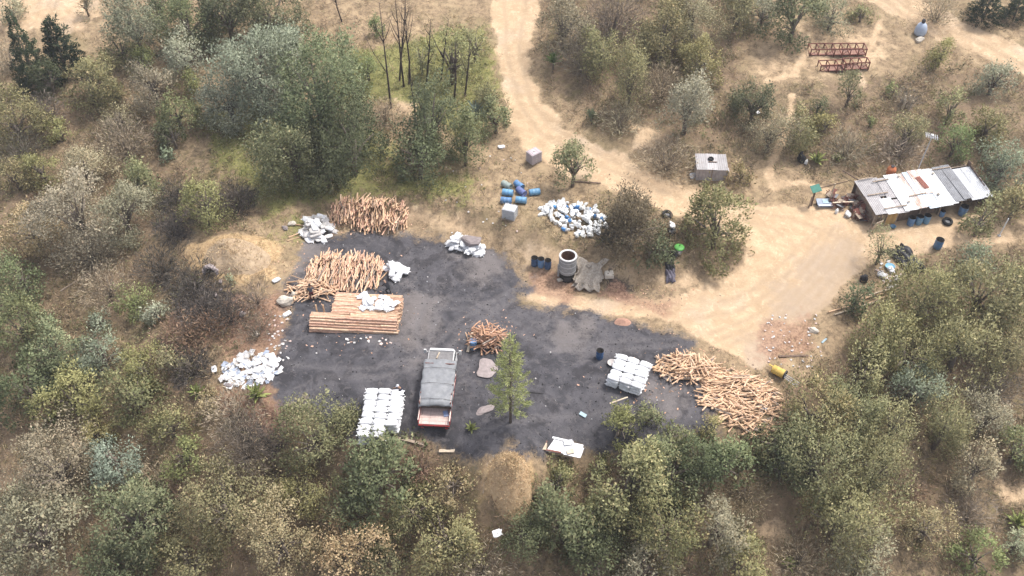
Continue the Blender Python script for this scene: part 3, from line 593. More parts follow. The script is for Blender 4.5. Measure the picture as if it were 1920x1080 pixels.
# --- bottom left and left
for a in [
 (590,820,140,.9,'olive','below the charcoal yard, left of the sack stack'), (705,885,160,.9,'green','large, below the stack of white sacks'), (650,945,100,.8,'deep','dark, beneath the large one below the sacks'), (575,920,95,.75,'yellow','bright, between olive and tan ones at the bottom'), (420,950,160,.9,'olive','large, at the bottom left of centre'),
 (525,1010,150,.9,'tan','large, at the bottom left of centre'), (650,1030,150,.85,'tan','at the bottom edge, right of the large tan one'), (255,975,170,.9,'green','large, at the bottom left'), (105,880,170,.9,'grey','large, on the lower left edge'), (75,1000,190,.85,'grey','largest, in the bottom left corner'), (200,1060,130,.75,'green','at the bottom edge near the left corner'),
 (360,1050,120,.75,'olive','at the bottom edge left of the tan ones'), (215,865,105,.9,'blue','pale, on the lower left slope'), (180,815,65,.8,'yellow','small, above the pale blue-grey one'), (830,1000,140,.9,'olive','left of the white bag at the bottom'), (775,955,110,.85,'olive','sparse, below the large green one under the sacks'), (850,905,80,.8,'tan','between the yard edge and the sawdust mound'), (785,875,80,.6,'dead','at the front edge of the yard, left of the mound'),
 (720,1050,110,.7,'green','at the bottom edge right of the tan ones'), (900,1060,120,.5,'palebrush','at the bottom edge below the white bag'), (250,745,105,.9,'green','on the left slope below the bright round one'), (320,800,90,.7,'olive','left of the bare twigs below the yard'), (345,850,90,.6,'bright','low, on the lower left slope'), (130,745,110,.9,'yellow','dull, on the left slope'), (55,725,120,.9,'deep','on the left edge, lower'),
 (35,610,110,.95,'green','on the left edge at mid height'), (100,655,110,.85,'green','right of the one on the left edge at mid height'), (190,665,92,.9,'blue','round, on the left slope'), (270,690,85,.85,'yellow','round, left of the heap of loose sacks'), (320,675,60,.8,'tan','small, right of the round yellow-green one'), (255,568,72,.8,'bright','pale and round at the edge of the burnt ground'), (295,588,55,.8,'blue','joined to the pale round one by the burnt ground'),
 (40,525,95,.85,'green','on the left edge below the olive-brown one'), (145,405,150,1.0,'grey','largest on the left slope, with pale trunk'), (60,430,105,.9,'tan','dull, on the left edge above centre'), (230,395,120,.9,'grey','right half of the large grey pair on the left slope'), (385,390,95,.85,'yellow','round, above the earth mound'), (440,372,65,.9,'charred','dark, right of the round yellow-green one above the mound'), (318,425,70,.7,'charred','left of the earth mound'),
 (325,365,60,.7,'charred','dark, above and left of the mound'), (190,602,42,.8,'blue','small, left of the pale round one'), (430,525,22,.9,'blue','tiny, on the earth mound'), (460,835,115,.8,'twig','large, below the loose sacks'), (380,570,110,.45,'charred','sprawling over the burnt ground'), (350,622,110,.45,'dead','low heap on the burnt ground'), (400,612,80,.4,'dead','right part of the low heap on the burnt ground'), (430,590,80,.5,'charred','between the burnt ground and the pale boulder'), (440,770,110,.5,'palebrush','below the loose sacks beside the agaves'), (395,760,70,.6,'tan','left of the small agave below the loose sacks'),
 (170,470,120,.5,'palebrush','beneath the largest grey tree'), (200,540,110,.5,'palebrush','left of the pale round green one'), (160,720,60,.6,'tan','between yellow-green and blue-grey ones on the left slope'), (330,940,90,.5,'dead','between the large ones at the bottom left'), (300,890,80,.5,'palebrush','above the large green one at the bottom left'), (480,560,60,.5,'twig','left of the pale boulder'), (500,890,80,.6,'twig','below the large bare twigs under the yard'),
]: T(*a)

# ------------------------------------------------------------------ the young pine in the yard
def pine(px, py, H, label):
    p = GP(px, py); r = np.random.default_rng(5); t = thing('pine_tree', label, 'tree', p)
    MB().tube([(0, 0, -.2), (.03, 0, H * .5), (-.08, .05, H)], [.12, .07, .015], 7).build('trunk', BARK, t, smooth=True)
    Ps, Ds, Ls, cl = [], [], [], []; mb = MB(); k = 0
    for z in np.arange(.16 * H, H * .98, .42):
        f = 1 - z / H; n = 6 if z < H * .9 else 4
        for j in range(n):
            th = j * 2 * math.pi / n + z * 2.1 + r.normal() * .25; L = (.3 + 1.75 * min(1, f * 1.45) * .8 * (1 if z > .3 * H else .85)) * r.uniform(.7, 1.12)
            d = np.array([math.cos(th), math.sin(th), .28 + .5 * (1 - f)]); e = np.array([0, 0, z]) + d * L
            mb.tube([(0, 0, z), tuple(e)], [.022, .006], 4)
            m = int(36 * L + 9); q = r.beta(2.2, 1.1, m)[:, None]
            Ps.append(np.array([0, 0, z]) + d * L * q + r.normal(size=(m, 3)) * .07); Ds.append(d * .9 + r.normal(size=(m, 3)) * .55); cl.append(np.full(m, k)); k += 1
    mb.build('branches', BARK, t)
    P = np.concatenate(Ps); D = np.concatenate(Ds); cl = np.concatenate(cl)
    K = dict(c=[(.34, .37, .15), (.44, .46, .22), (.24, .28, .11)], w=[4, 3, 2])
    put('crown', quad_mesh('needles', leaves(P, D, .24, .055, r), leaf_colours(r, K, cl), FOL), t)
pine(957, 792, 9.6, 'slender young pine standing in the charcoal yard beside the truck')

# ------------------------------------------------------------------ burnt bare trunks by the road
BURNT = M('charred_bark', (.085, .06, .055), (.04, .03, .03), 10, .95, bump=.5)
def burnt(px, py, H, lean, label, forks=3, rad=.11):
    p = GP(px, py); r = np.random.default_rng(int(px * 3)); t = thing('burnt_tree', label, 'tree', p, 0, 'bare burnt trees left of the road')
    pts = [Vector((lean * H * s + r.normal() * .06, r.normal() * .06, H * s - .2 * (s == 0))) for s in (0, .3, .6, 1)]
    MB().tube(pts, [rad, rad * .8, rad * .55, .02], 7).build('trunk', BURNT, t, smooth=True)
    for i in range(forks):
        s = r.uniform(.35, .8); b = pts[0].lerp(pts[-1], s); th = r.random() * 6.28; L = H * (1 - s) * r.uniform(.6, .9)
        e = b + Vector((math.cos(th) * .4, math.sin(th) * .4, 1)).normalized() * L
        MB().tube([b, b.lerp(e, .5) + Vector((math.cos(th), math.sin(th), 0)) * .12, e], [rad * .45, rad * .3, .012], 5).build('branch', BURNT, t, smooth=True)
    mb = MB()
    for i in range(40):
        s = r.uniform(.3, 1); b = pts[0].lerp(pts[-1], s); th = r.random() * 6.28
        mb.tube([b, b + Vector((math.cos(th) * .8, math.sin(th) * .8, .5)) * r.uniform(.4, 1.3)], [.015, .004], 3)
    mb.build('twigs', BURNT, t)
for a in [(735,202,11.5,-.02,'tallest bare burnt trunk, leftmost of the clump'), (757,162,10,.0,'straight bare burnt trunk, second from the left in the clump'), (748,152,9.5,.16,'leaning forked burnt trunk crossing its neighbours',4),
          (768,158,9,.03,'straight burnt trunk in the middle of the clump'), (778,225,6,.0,'shorter burnt trunk standing nearest the tall green tree'), (800,160,7.5,.12,'bare burnt trunk leaning right beside the thin trees'),
          (825,150,7,.18,'bare burnt trunk leaning right among the thin trees'), (853,185,7,.05,'thin burnt trunk nearest the silver rosette plant'), (870,180,6.5,.12,'thin burnt trunk, closest to the road'), (665,170,5,-.05,'short thin bare trunk alone left of the clump',2,.07), (640,40,5.5,-.15,'bare forked sapling cut by the top edge on dry grass',5,.08)]: burnt(*a)

# ------------------------------------------------------------------ agaves and the silver rosette
AGG = M('agave_leaf', (.30, .32, .10), (.18, .21, .07), 5, .6, bump=.1); AGS = M('silver_leaf', (.30, .36, .30), (.22, .27, .22), 5, .6, bump=.1); AGY = M('yucca_leaf', (.12, .19, .05), (.08, .13, .04), 5, .6, bump=.1)
def agave_leaf_mesh(name, L, w, mat):
    mb = MB(); n = 5; vs_ = []
    for i in range(n + 1):
        s = i / n; ww = w * (1 - s ** 2.2) * (.75 + .6 * s) + .004
        z = .05 + math.sin(s * 1.3) * L * .16 * (1 - .8 * s * s); x = s * L
        vs_ += [(x, -ww / 2, z + .03), (x, 0, z), (x, ww / 2, z + .03), (x, 0, z - .035 * (1 - s))]
    fs = []
    for i in range(n):
        for j in range(4): fs.append((i * 4 + j, i * 4 + (j + 1) % 4, i * 4 + 4 + (j + 1) % 4, i * 4 + 4 + j))
    mb.add(vs_, fs); return mb.mesh(name, mat, True)
AL = {k: agave_leaf_mesh('agave_leaf', 1.0, w, m) for k, (w, m) in dict(agave=(.24, AGG), silver=(.07, AGS), yucca=(.11, AGY)).items()}
def agave(px, py, size, label, kind='agave', n=22, base=0.0, name='agave', cat='agave'):
    p = GP(px, py); r = random.Random(int(px)); t = thing(name, label, cat, p)
    if base > 0: MB().tube([(0, 0, -.2), (0, 0, base)], [.12, .09], 7).build('stem', BARK, t)
    for i in range(n):
        s = i / n; el = .25 + 1.15 * s; o = put('leaf', AL[kind], t, (0, 0, base), (0, -el, i * 2.399))
        o.scale = (size * 1.15 * r.uniform(.8, 1.1),) * 3
    return t
for a in [(372,740,.95,'small spiky agave left of the loose sack heap'), (483,745,1.15,'larger spiky agave just below the loose sack heap'), (884,806,.6,'small spiky agave in the yard right of the truck'), (1530,305,1.1,'pale spiky agave beside the black bag above the scrap heap'),
          (1568,300,.7,'smaller agave right of the pale one above the scrap heap'), (1905,985,1.2,'big dark agave on the right edge near the bottom'), (1478,1060,.8,'spiky agave at the bottom edge below the sandy patch'), (1840,250,.8,'bright agave on the slope behind the shack'), (1060,1000,.5,'small agave under the shrubs right of the white bag')]: agave(*a)
agave(893,225,1.5,'silver spiky rosette plant left of the road bend','silver',46,.5,'rosette_plant','plant')
agave(1037,135,1.2,'bright green yucca right of the road','yucca',34,1.0,'yucca','plant')
STALK = M('flower_stalk', (.55, .45, .28), (.4, .32, .2), 6, .8)
for x, y, h, lab in [(857,232,1.8,'pale flower stalk left of the silver rosette'), (880,262,2.2,'pale leaning flower stalk below the silver rosette'), (887,212,1.4,'short pale flower stalk above the silver rosette')]:
    p = GP(x, y); t = thing('flower_stalk', lab, 'plant', p); MB().tube([(0, 0, -.1), (.05, 0, h * .6), (.15, 0, h)], [.04, .03, .02], 6).build('stem', STALK, t); MB().tube([(.07, 0, h * .62), (.1, 0, h * .8), (.16, 0, h * 1.05)], [.05, .11, .03], 7).build('flower_head', STALK, t)

# ------------------------------------------------------------------ dry grass and low brush nobody could count
def scatter(n, seed):
    r = np.random.default_rng(seed); x = r.uniform(-68, 68, n); y = r.uniform(-34, 58, n); return r, x, y
TREEXY = np.array([[o.location.x, o.location.y] for o in bpy.data.objects if o.get('category') in ('tree', 'shrub')])
def grass(name, label, n, seed, wfun, L, W, cols, up, tuft, mat, hh=.55, sp=.12):
    r, x, y = scatter(n, seed)
    # keep what lies in or near the frame
    dx, dy, dz = x, y - CAM[1], gh(x, y) - CAM[2]; dep = dy * CP - dz * SP; u = dx / dep * FPX; v = (dy * SP + dz * CP) / dep * FPX
    k = (np.abs(u) < 1010) & (np.abs(v) < 590); x, y = x[k], y[k]
    w = wfun(x, y); k = r.random(len(x)) < w; x, y = x[k], y[k]
    m = len(x); x = np.repeat(x, tuft); y = np.repeat(y, tuft); cl = np.repeat(np.arange(m), tuft)
    x = x + r.normal(size=len(x)) * sp * (1 + L); y = y + r.normal(size=len(y)) * sp * (1 + L)
    P = np.stack([x, y, gh(x, y) - .02], 1); D = np.stack([r.normal(size=len(x)), r.normal(size=len(x)), np.full(len(x), up)], 1)
    if hh: P[:, 2] += r.random(len(x)) ** 1.5 * hh
    s = np.exp(r.normal(size=m) * .3)[cl] * r.uniform(.6, 1.2, len(x))
    V = leaves(P, D, L * s, W * np.ones(len(x)), r)
    C = leaf_colours(r, dict(c=cols, w=[1] * len(cols)), cl, .25)
    o = put(name, quad_mesh(name, V, C, mat)); o['kind'] = 'stuff'; o['label'] = label; print(name, len(V))
    return o
def w_dry(x, y):
    coal, road, green, scrub, burn, red, straw, ash_smoke, rut = masks(x, y)
    return np.clip(1 - 1.4 * np.maximum(coal, road) - .4 * scrub, 0, 1) * np.clip((fbm(x / 2.5, y / 2.5, 41) - .36) * 4, .04, 1)
def w_scrub(x, y):
    coal, road, green, scrub, burn, red, straw, ash_smoke, rut = masks(x, y)
    return np.clip(scrub + .15 - 1.6 * np.maximum(coal, road), 0, 1) * np.clip((fbm(x / 3, y / 3, 43) - .38) * 5, .03, 1)
def w_green(x, y):
    coal, road, green, scrub, burn, red, straw, ash_smoke, rut = masks(x, y)
    return np.clip(green * 1.1 - 1.4 * np.maximum(coal, road), 0, 1) * np.clip((fbm(x / 2, y / 2, 47) - .3) * 4, .1, 1)
grass('dry_grass', 'short dry straw-coloured grass on the open slopes', 30000, 101, w_dry, .3, .035, [(.48, .36, .21), (.37, .275, .155), (.27, .205, .115), (.21, .185, .095)], 1.2, 9, STEMCOL, 0)
grass('low_brush', 'tangled brown low brush between the shrubs', 62000, 102, w_scrub, .42, .05, [(.28, .21, .135), (.20, .155, .10), (.14, .11, .078), (.38, .29, .18), (.20, .18, .09), (.26, .17, .11)], .8, 11, STEMCOL)
grass('green_grass', 'green grass patch under the trees beside the road', 90000, 103, w_green, .32, .045, [(.19, .20, .07), (.26, .25, .09), (.13, .16, .055), (.33, .28, .13)], 1.1, 9, FOL, 0)

def w_leafy(x, y):
    coal, road, green, scrub, burn, red, straw, ash_smoke, rut = masks(x, y)
    return np.clip(scrub - .5 * burn - 1.6 * np.maximum(coal, road), 0, 1) * np.clip((fbm(x / 4, y / 4, 53) - .42) * 6, 0, 1)
grass('leafy_scrub', 'low olive leafy scrub filling the gaps between the shrubs', 19000, 104, w_leafy, .22, .11, [(.19, .175, .085), (.25, .225, .12), (.14, .135, .07), (.28, .22, .13), (.17, .18, .085)], .7, 16, FOL, .7, .22)
# ------------------------------------------------------------------ materials of the made things
WHITE = M('white_plastic_weave', (.78, .78, .78), (.50, .50, .52), 2.6, .6, bump=.35)
WHITE2 = M('soiled_white_weave', (.66, .63, .60), (.42, .40, .39), 3, .7, bump=.35)
JUGW = M('white_jug_plastic', (.80, .80, .79), (.68, .68, .67), 4, .35, bump=0); JUGB = M('blue_jug_plastic', (.08, .25, .52), (.06, .18, .40), 4, .35, bump=0)
LOGW = M('peeled_wood', (.74, .55, .39), (.48, .29, .185), 5, .85, bump=.3, stretch=(1, 1, .3)); LOGP = M('pink_peeled_wood', (.68, .45, .33), (.42, .23, .155), 5, .85, bump=.3, stretch=(1, 1, .3)); LOGY = M('yellow_peeled_wood', (.70, .50, .33), (.42, .26, .155), 5, .85, bump=.3, stretch=(1, 1, .3))  # darker mottle paints in the reddish shadows of the log piles
LOGR = M('reddish_wood', (.52, .32, .20), (.30, .16, .10), 5, .85, bump=.3, stretch=(1, 1, .3)); LOGS_ = [LOGW, LOGP, LOGY, LOGR, M('grey_bark_wood', (.30, .25, .21), (.17, .135, .11), 6, .9, bump=.4, stretch=(1, 1, .3))]
WOOD = M('weathered_board', (.40, .32, .25), (.24, .185, .14), 4, .9, bump=.3, stretch=(1, .2, 1)); PALEWOOD = M('pale_board', (.62, .52, .40), (.46, .37, .27), 4, .9, bump=.3); BROWNWOOD = M('brown_board', (.22, .15, .11), (.12, .085, .065), 4, .9, bump=.3)
DBLUE = M('dark_blue_drum', (.045, .11, .23), (.03, .07, .16), 4, .45, bump=.05); MBLUE = M('blue_drum', (.085, .225, .46), (.13, .21, .33), 4, .4, bump=.05); LBLUE = M('light_blue_drum', (.11, .30, .50), (.17, .29, .41), 4, .4, bump=.05)
VBLUE = M('faded_violet_blue_drum', (.17, .21, .42), (.12, .15, .31), 4, .5, bump=.05); GDRUM = M('grey_green_drum', (.30, .35, .33), (.23, .27, .25), 4, .5, bump=.05)
BLACK = M('black_plastic', (.022, .022, .026), (.012, .012, .014), 5, .45, bump=.3); DARK = M('dark_steel', (.05, .048, .05), (.03, .028, .03), 8, .6); INK = M('near_black', (.03, .026, .024), (.015, .013, .012), 6, .95)  # INK: near-black for drum insides, the firebox and the kiln mouth
RUST = M('rusty_steel', (.22, .085, .06), (.13, .05, .04), 7, .85, bump=.3); RUSTIN = M('rust_inside', (.19, .10, .065), (.10, .05, .035), 5, .9)
CONC = M('grey_concrete', (.42, .42, .42), (.28, .28, .285), 4, .9, bump=.3); STONE = M('pale_stone', (.60, .54, .46), (.44, .39, .33), 2.5, .9, bump=.5); SLAB = M('purplish_stone_slab', (.33, .28, .27), (.23, .195, .19), 3, .9, bump=.5)
STEEL = M('galvanised_steel', (.55, .56, .58), (.42, .43, .45), 5, .45, metal=.4, bump=.05); TARP = M('grey_tarpaulin', (.23, .235, .245), (.17, .175, .185), 2.5, .65, bump=.2); TRWHITE = M('white_truck_paint', (.75, .74, .73), (.62, .61, .60), 6, .4, bump=.02)
PINK = M('faded_pink_panel', (.64, .50, .45), (.50, .38, .34), 3, .8, bump=.15); REDP = M('red_truck_paint', (.42, .05, .05), (.3, .04, .04), 6, .5, bump=.02); RUBBER = M('tyre_rubber', (.03, .03, .03), (.02, .02, .02), 9, .9); GLASS = M('dark_glass', (.03, .035, .04), (.02, .025, .03), 2, .1, bump=0)
YELLOW = M('yellow_paint', (.66, .46, .12), (.52, .35, .09), 4, .6, bump=.1); ORANGE = M('orange_plastic', (.62, .22, .10), (.5, .17, .08), 4, .5, bump=.02); GREENP = M('green_plastic', (.13, .42, .09), (.09, .33, .07), 4, .5, bump=.05); TEALP = M('dark_green_sheet', (.05, .22, .17), (.04, .16, .12), 4, .6, bump=.05)
SKIN = M('skin', (.30, .18, .12), (.25, .15, .10), 8, .6, bump=0); BSHEET = M('pale_blue_sheet', (.38, .50, .55), (.30, .41, .47), 4, .6)
SCALE_UP = Vector((0, 0, 1))
def gz1(x, y): return float(gh(x, y))

# ------------------------------------------------------------------ sacks
def sack_mesh(name, L, W, H, seed, mat):
    r = random.Random(seed); mb = MB(); nu, nv = 12, 8; vs_ = []; ph = [r.random() * 6 for _ in range(6)]
    for i in range(nv + 1):
        v = -math.pi / 2 + math.pi * i / nv
        for j in range(nu):
            u = 2 * math.pi * j / nu
            sg = lambda c, e: math.copysign(abs(c) ** e, c)
            x = sg(math.cos(v), .55) * sg(math.cos(u), .45) * L / 2; y = sg(math.cos(v), .55) * sg(math.sin(u), .5) * W / 2; z = sg(math.sin(v), .8) * H / 2
            k = 1 + .07 * math.sin(5 * x / L + ph[0]) + .06 * math.sin(7 * y / W + ph[1]); z = z * k + .02 * math.sin(9 * x + ph[2]) - .05 * H * abs(x / L) * 2
            vs_.append((x + .025 * math.sin(8 * y + ph[3]), y + .03 * math.sin(6 * x + ph[4]), z + H / 2))
    fs = []
    for i in range(nv):
        for j in range(nu): fs.append((i * nu + j, i * nu + (j + 1) % nu, (i + 1) * nu + (j + 1) % nu, (i + 1) * nu + j))
    mb.add(vs_, fs)
    # tied mouth: two small ears
    for s in (-1, 1): mb.add([(L / 2 - .04, s * W * .30, H * .45), (L / 2 + .10, s * W * .42, H * .5), (L / 2 + .08, s * W * .22, H * .40), (L / 2 - .02, s * W * .16, H * .55)], [(0, 1, 2, 3)])
    return mb.mesh(name, mat, True)
SACKS = [sack_mesh('sack', 1.0, .60, .30, s, WHITE) for s in range(5)]; SACKS2 = [sack_mesh('sack', 1.0, .60, .26, 20 + s, WHITE2) for s in range(3)]; FLAT = [sack_mesh('empty_sack', .9, .6, .09, 40 + s, WHITE) for s in range(4)]
def sack(loc, rot, label, group, me, s=1.0, name='sack'):
    o = put(name, me, None, loc, rot); o.scale = (s,) * 3; return tag(o, label, 'sack', group)
def sack_stack(px, py, cols, rowsf, layers, yaw, label, group, shape=None, step=(.56, .62), hole=None):
    """bonded stack: cols x rows of sacks, `layers` high, only the sacks that show"""
    p = GP(px, py); c, s_ = math.cos(yaw), math.sin(yaw); r = random.Random(int(px)); z0 = p.z - .02
    for k in range(layers):
        for i in range(cols):
            rows = rowsf(i)
            for j in range(rows):
                edge = i in (0, cols - 1) or j in (0, rows - 1) or j >= min(rowsf(max(0, i - 1)), rowsf(min(cols - 1, i + 1))) - 1
                if k < layers - 1 and not (j == rows - 1 or i == cols - 1 or (rows > rowsf(min(cols - 1, i + 1)) and j >= rowsf(min(cols - 1, i + 1)) - 1)) and k > 0: continue
                if k == layers - 1 and hole and (i, j) in hole: continue
                lx = (i - (cols - 1) / 2) * .93 + r.uniform(-.05, .05); ly = -j * step[0] + r.uniform(-.04, .04)
                a = yaw + r.uniform(-.08, .08)
                sack((p.x + lx * c - ly * s_, p.y + lx * s_ + ly * c, z0 + k * .25 + r.uniform(-.01, .02)), (r.uniform(-.06, .06), r.uniform(-.05, .05), a + (math.pi if r.random() < .5 else 0)), f"{label}, {'top layer' if k == layers - 1 else ORD[k] + ' layer up'}, {ORD[j]} row from behind, {('left', 'middle', 'right')[i]} column", group, r.choice(SACKS), .93)
ORD = 'first second third fourth fifth sixth seventh eighth ninth tenth eleventh twelfth thirteenth fourteenth fifteenth sixteenth seventeenth eighteenth nineteenth twentieth twenty-first twenty-second'.split()
def sack_heap(px, py, rx, ry, hz, n, label, group, pool, seed=0, rim=0.0, flat=False):
    p = GP(px, py); r = random.Random(seed + int(px))
    for i in range(n):
        a = r.random() * 6.28; q = math.sqrt(r.random()); x = p.x + rx * q * math.cos(a); y = p.y + ry * q * math.sin(a)
        z = gz1(x, y) + hz * (1 - q * q) * (r.random() ** .4) + (.0 if flat else -.02)
        t = .15 if flat else .35; side = ('back ' if math.sin(a) > 0 else 'front ') + ('left' if math.cos(a) < 0 else 'right') + ' part' if q > .45 else 'middle part'
        sack((x, y, z), (r.uniform(-t, t), r.uniform(-t, t), r.random() * 6.28), f'{label}, {side}', group, r.choice(pool), r.uniform(.4, .85) if flat else r.uniform(.7, 1.05), 'sack')
sack_stack(724, 752, 3, lambda i: (8, 8, 6)[i], 5, R(-3), 'white sack in stack beside truck', 'sacks stacked left of the truck')
sack_stack(1186, 690, 3, lambda i: 5, 4, R(-22), 'white sack in right-hand stack', 'sacks stacked on the right of the yard')
sack_heap(862, 462, .9, .75, 1.1, 24, 'white sack in the heap beneath the flat stone by the bank', 'sacks under the flat stone', SACKS)
sack_heap(888, 470, 1.0, .6, .75, 16, 'white sack in the heap beneath the flat stone by the bank', 'sacks under the flat stone', SACKS, 9)
sack_heap(596, 432, 1.35, 1.5, 1.3, 52, 'soiled white sack heaped at the left end of the topmost log pile', 'sacks beside the topmost log pile', SACKS2 + SACKS[:1])
sack_heap(742, 512, 1.0, .85, .75, 22, 'white sack in the small heap right of the middle log pile', 'sacks right of the middle log pile', SACKS)
sack_heap(472, 696, 2.2, 1.55, .22, 72, 'limp white sack strewn in the loose heap left of the yard', 'loose sacks left of the yard', FLAT + SACKS2[:1], 3, flat=True)
b = MB(); r = random.Random(31); pc = GP(472, 696)
for i in range(150):
    a = r.random() * 6.28; q = math.sqrt(r.random()) * 1.08; x, y = pc.x + 2.3 * q * math.cos(a), pc.y + 1.6 * q * math.sin(a); e = r.uniform(.12, .34)
    z = gz1(x, y); b.add([(x + e * math.cos(t + u) * r.uniform(.7, 1.2), y + e * math.sin(t + u), gz1(x + e * math.cos(t), y + e * math.sin(t)) + r.uniform(.03, .22)) for u in (r.random(),) for t in (0, 1.3, 2.9, 4.5)], [(0, 1, 2, 3)], r.choice((0, 0, 1, 2)))
tag(b.build('torn_sacking', [WHITE, WHITE2, M('bluish_sacking', (.34, .38, .46), (.24, .27, .34), 4, .7)]), 'torn scraps of sacking among the loose sacks left of the yard', None, None, 'stuff')
for x, y, lab in [(402,694,'single white sack lying left of the loose sack heap'), (518,527,'bright white sack alone left of the middle log pile'), (539,590,'small white sack below the pale boulder'), (940,277,'white bag alone on the grass left of the tank by the road'), (1430,766,'white sack at the lower end of the long log pile'), (1418,212,'small white bag in the dark mound below the clearing')]:
    p = GP(x, y); sack(p, (0, .1, random.random() * 6), lab, None, SACKS[1], .75)
p = GP(932, 1030); sack(p + Vector((0, 0, 2.2)), (.5, .4, .5), 'white bag caught on the shrubs at the bottom', None, FLAT[0], .9)

# ------------------------------------------------------------------ logs
def log_mesh(L, r0, seed, mat):
    r = random.Random(seed); mb = MB(); b = r.uniform(-.04, .04) * L
    mb.tube([(0, 0, -L / 2), (b, b * .5, 0), (0, b * .3, L / 2)], [r0 * 1.08, r0, r0 * .86], 7); return mb.mesh('log', mat, False)
LM = [[log_mesh(L, rr, 7 * i + k, m) for k, (L, rr) in enumerate([(1.35, .06), (1.25, .075), (1.5, .05), (1.1, .085), (1.9, .05)])] for i, m in enumerate(LOGS_)]
REST = MB()
LOGN = [0]
def log_at(loc, axis_, me, label, group):
    q = Vector(axis_).to_track_quat('Z', 'Y'); o = put('log', me, None, loc, q.to_euler()); LOGN[0] += 1; f = random.uniform(.5, 1.15); o.scale = (f, f, random.uniform(.75, 1.15))
    return tag(o, label, 'log', group)
def log_pile(p, hx, hy, hz, yaw, nshow, nrest, ax, label, group, mats, prof=2.0, tilt=.25, spread=.3, seed=0, follow=False, pv=2.5):
    """heap with half sizes hx, hy and height hz; `ax` = mean heading of the logs"""
    r = random.Random(seed); c, s_ = math.cos(yaw), math.sin(yaw)
    spots = []
    for i in range(nshow + nrest):
        top = i < nshow
        for _ in range(40):
            u, v = r.uniform(-1, 1), r.uniform(-1, 1)
            if abs(u) ** 3 + abs(v) ** 3 < 1: break
        h = hz * max(0, 1 - abs(u) ** prof) ** .8 * max(0, 1 - abs(v) ** pv) ** .6 * (.82 + .25 * math.sin(u * 7 + seed) * math.cos(v * 4))
        f = r.uniform(.86, 1.04) if top else r.uniform(.1, .9)
        x = p.x + u * hx * c - v * hy * s_; y = p.y + u * hx * s_ + v * hy * c
        z = gz1(x, y) + .08 + h * f
        a = ax + r.gauss(0, spread); t = r.gauss(0, tilt * .6) + (tilt * (-v) * .9 if follow else 0)
        d = Vector((math.cos(a) * math.cos(t), math.sin(a) * math.cos(t), math.sin(t)))
        m = r.choice(mats) if r.random() > .07 else 4; me = r.choice(LM[m])
        L = 1.35 * .5
        for e in (-1, 1):   # ends must not dip into the ground
            q = Vector((x, y, z)) + d * L * e; g = gz1(q.x, q.y) + .06
            if q.z < g: z += (g - q.z) * .5; 
        if top: log_at((x, y, z), d, me, f"{label}, {'left end' if u < -.4 else 'right end' if u > .4 else 'middle'}, {'back' if v > 0 else 'front'}", group)
        else:
            b = REST; Lr = r.uniform(.55, .75); rr = r.uniform(.03, .075); q = Vector((x, y, z)); k0 = len(b.f)
            b.tube([q - d * Lr, q + d * Lr], [rr, rr * .9], 6, mi=m)
P1 = GP(692, 408); log_pile(P1, 3.7, 1.35, 1.75, R(-8), 78, 260, R(90), 'peeled log in the topmost pile against the bank', 'logs in the topmost pile', [0, 1, 2], 2.4, .35, .28, 1, True)
P2 = GP(648, 514); log_pile(P2, 3.3, 2.1, 1.35, R(-4), 84, 300, R(88), 'peeled log in the middle pile above the squared stack of poles', 'logs in the middle pile', [0, 1, 2], 3.0, .25, .22, 2, True)
P3 = GP(588, 546); log_pile(P3, 1.9, 1.15, .85, 0, 34, 90, R(5), 'peeled log in the small jumbled pile beside the worker', 'logs beside the worker', [0, 2, 0], 2.0, .25, .75, 3)
P4 = GP(914, 645); log_pile(P4, 1.15, .85, 1.75, 0, 26, 130, R(15), 'reddish log in the square pile beside the young pine', 'logs beside the pine', [3, 3, 3, 1], 9, .15, .75, 4, False, 9)
P5 = GP(1292, 694); log_pile(P5, 2.5, 1.15, 1.15, R(-12), 34, 160, R(5), 'pale log in the upper lobe of the long jumbled pile', 'logs in the upper lobe', [2, 2, 0], 2, .3, .9, 5)
P6 = GP(1388, 748); log_pile(P6, 2.9, 2.3, .75, R(-20), 44, 380, R(2), 'pale log in the broad lower lobe of the long jumbled pile', 'logs in the lower lobe', [2, 2, 0], 2, .16, .5, 6)
o = REST.build('log_heap', LOGS_); tag(o, 'many peeled logs lying beneath and between those of the piles', None, None, 'stuff')

# ------------------------------------------------------------------ squared stack of poles
def pole_mesh(L, r0, seed, mat):
    r = random.Random(seed); mb = MB(); mb.tube([(-L / 2, 0, 0), (-L / 6, r.uniform(-.03, .03), r.uniform(-.02, .02)), (L / 6, r.uniform(-.03, .03), 0), (L / 2, 0, 0)], [r0 * 1.05, r0, r0 * .98, r0 * .85], 7); return mb.mesh('pole', mat)
PM = [[pole_mesh(L, rr, i * 3 + j, m) for j, (L, rr) in enumerate([(2.3, .085), (2.25, .075), (2.35, .09)])] for i, m in enumerate([LOGP, LOGW, LOGW])]
fl = GP(582, 624); fr = GP(745, 628); ux = (fr - fl); ux.z = 0; Lst = ux.length; ux.normalize(); uy = Vector((-ux.y, ux.x, 0)); yw = math.atan2(ux.y, ux.x)
rp = random.Random(3); PLN = [2.3, 2.25, 2.35]
NROW = 22
def lay(j): return min(7, 3 + j) if j < 5 else 7           # terraced front
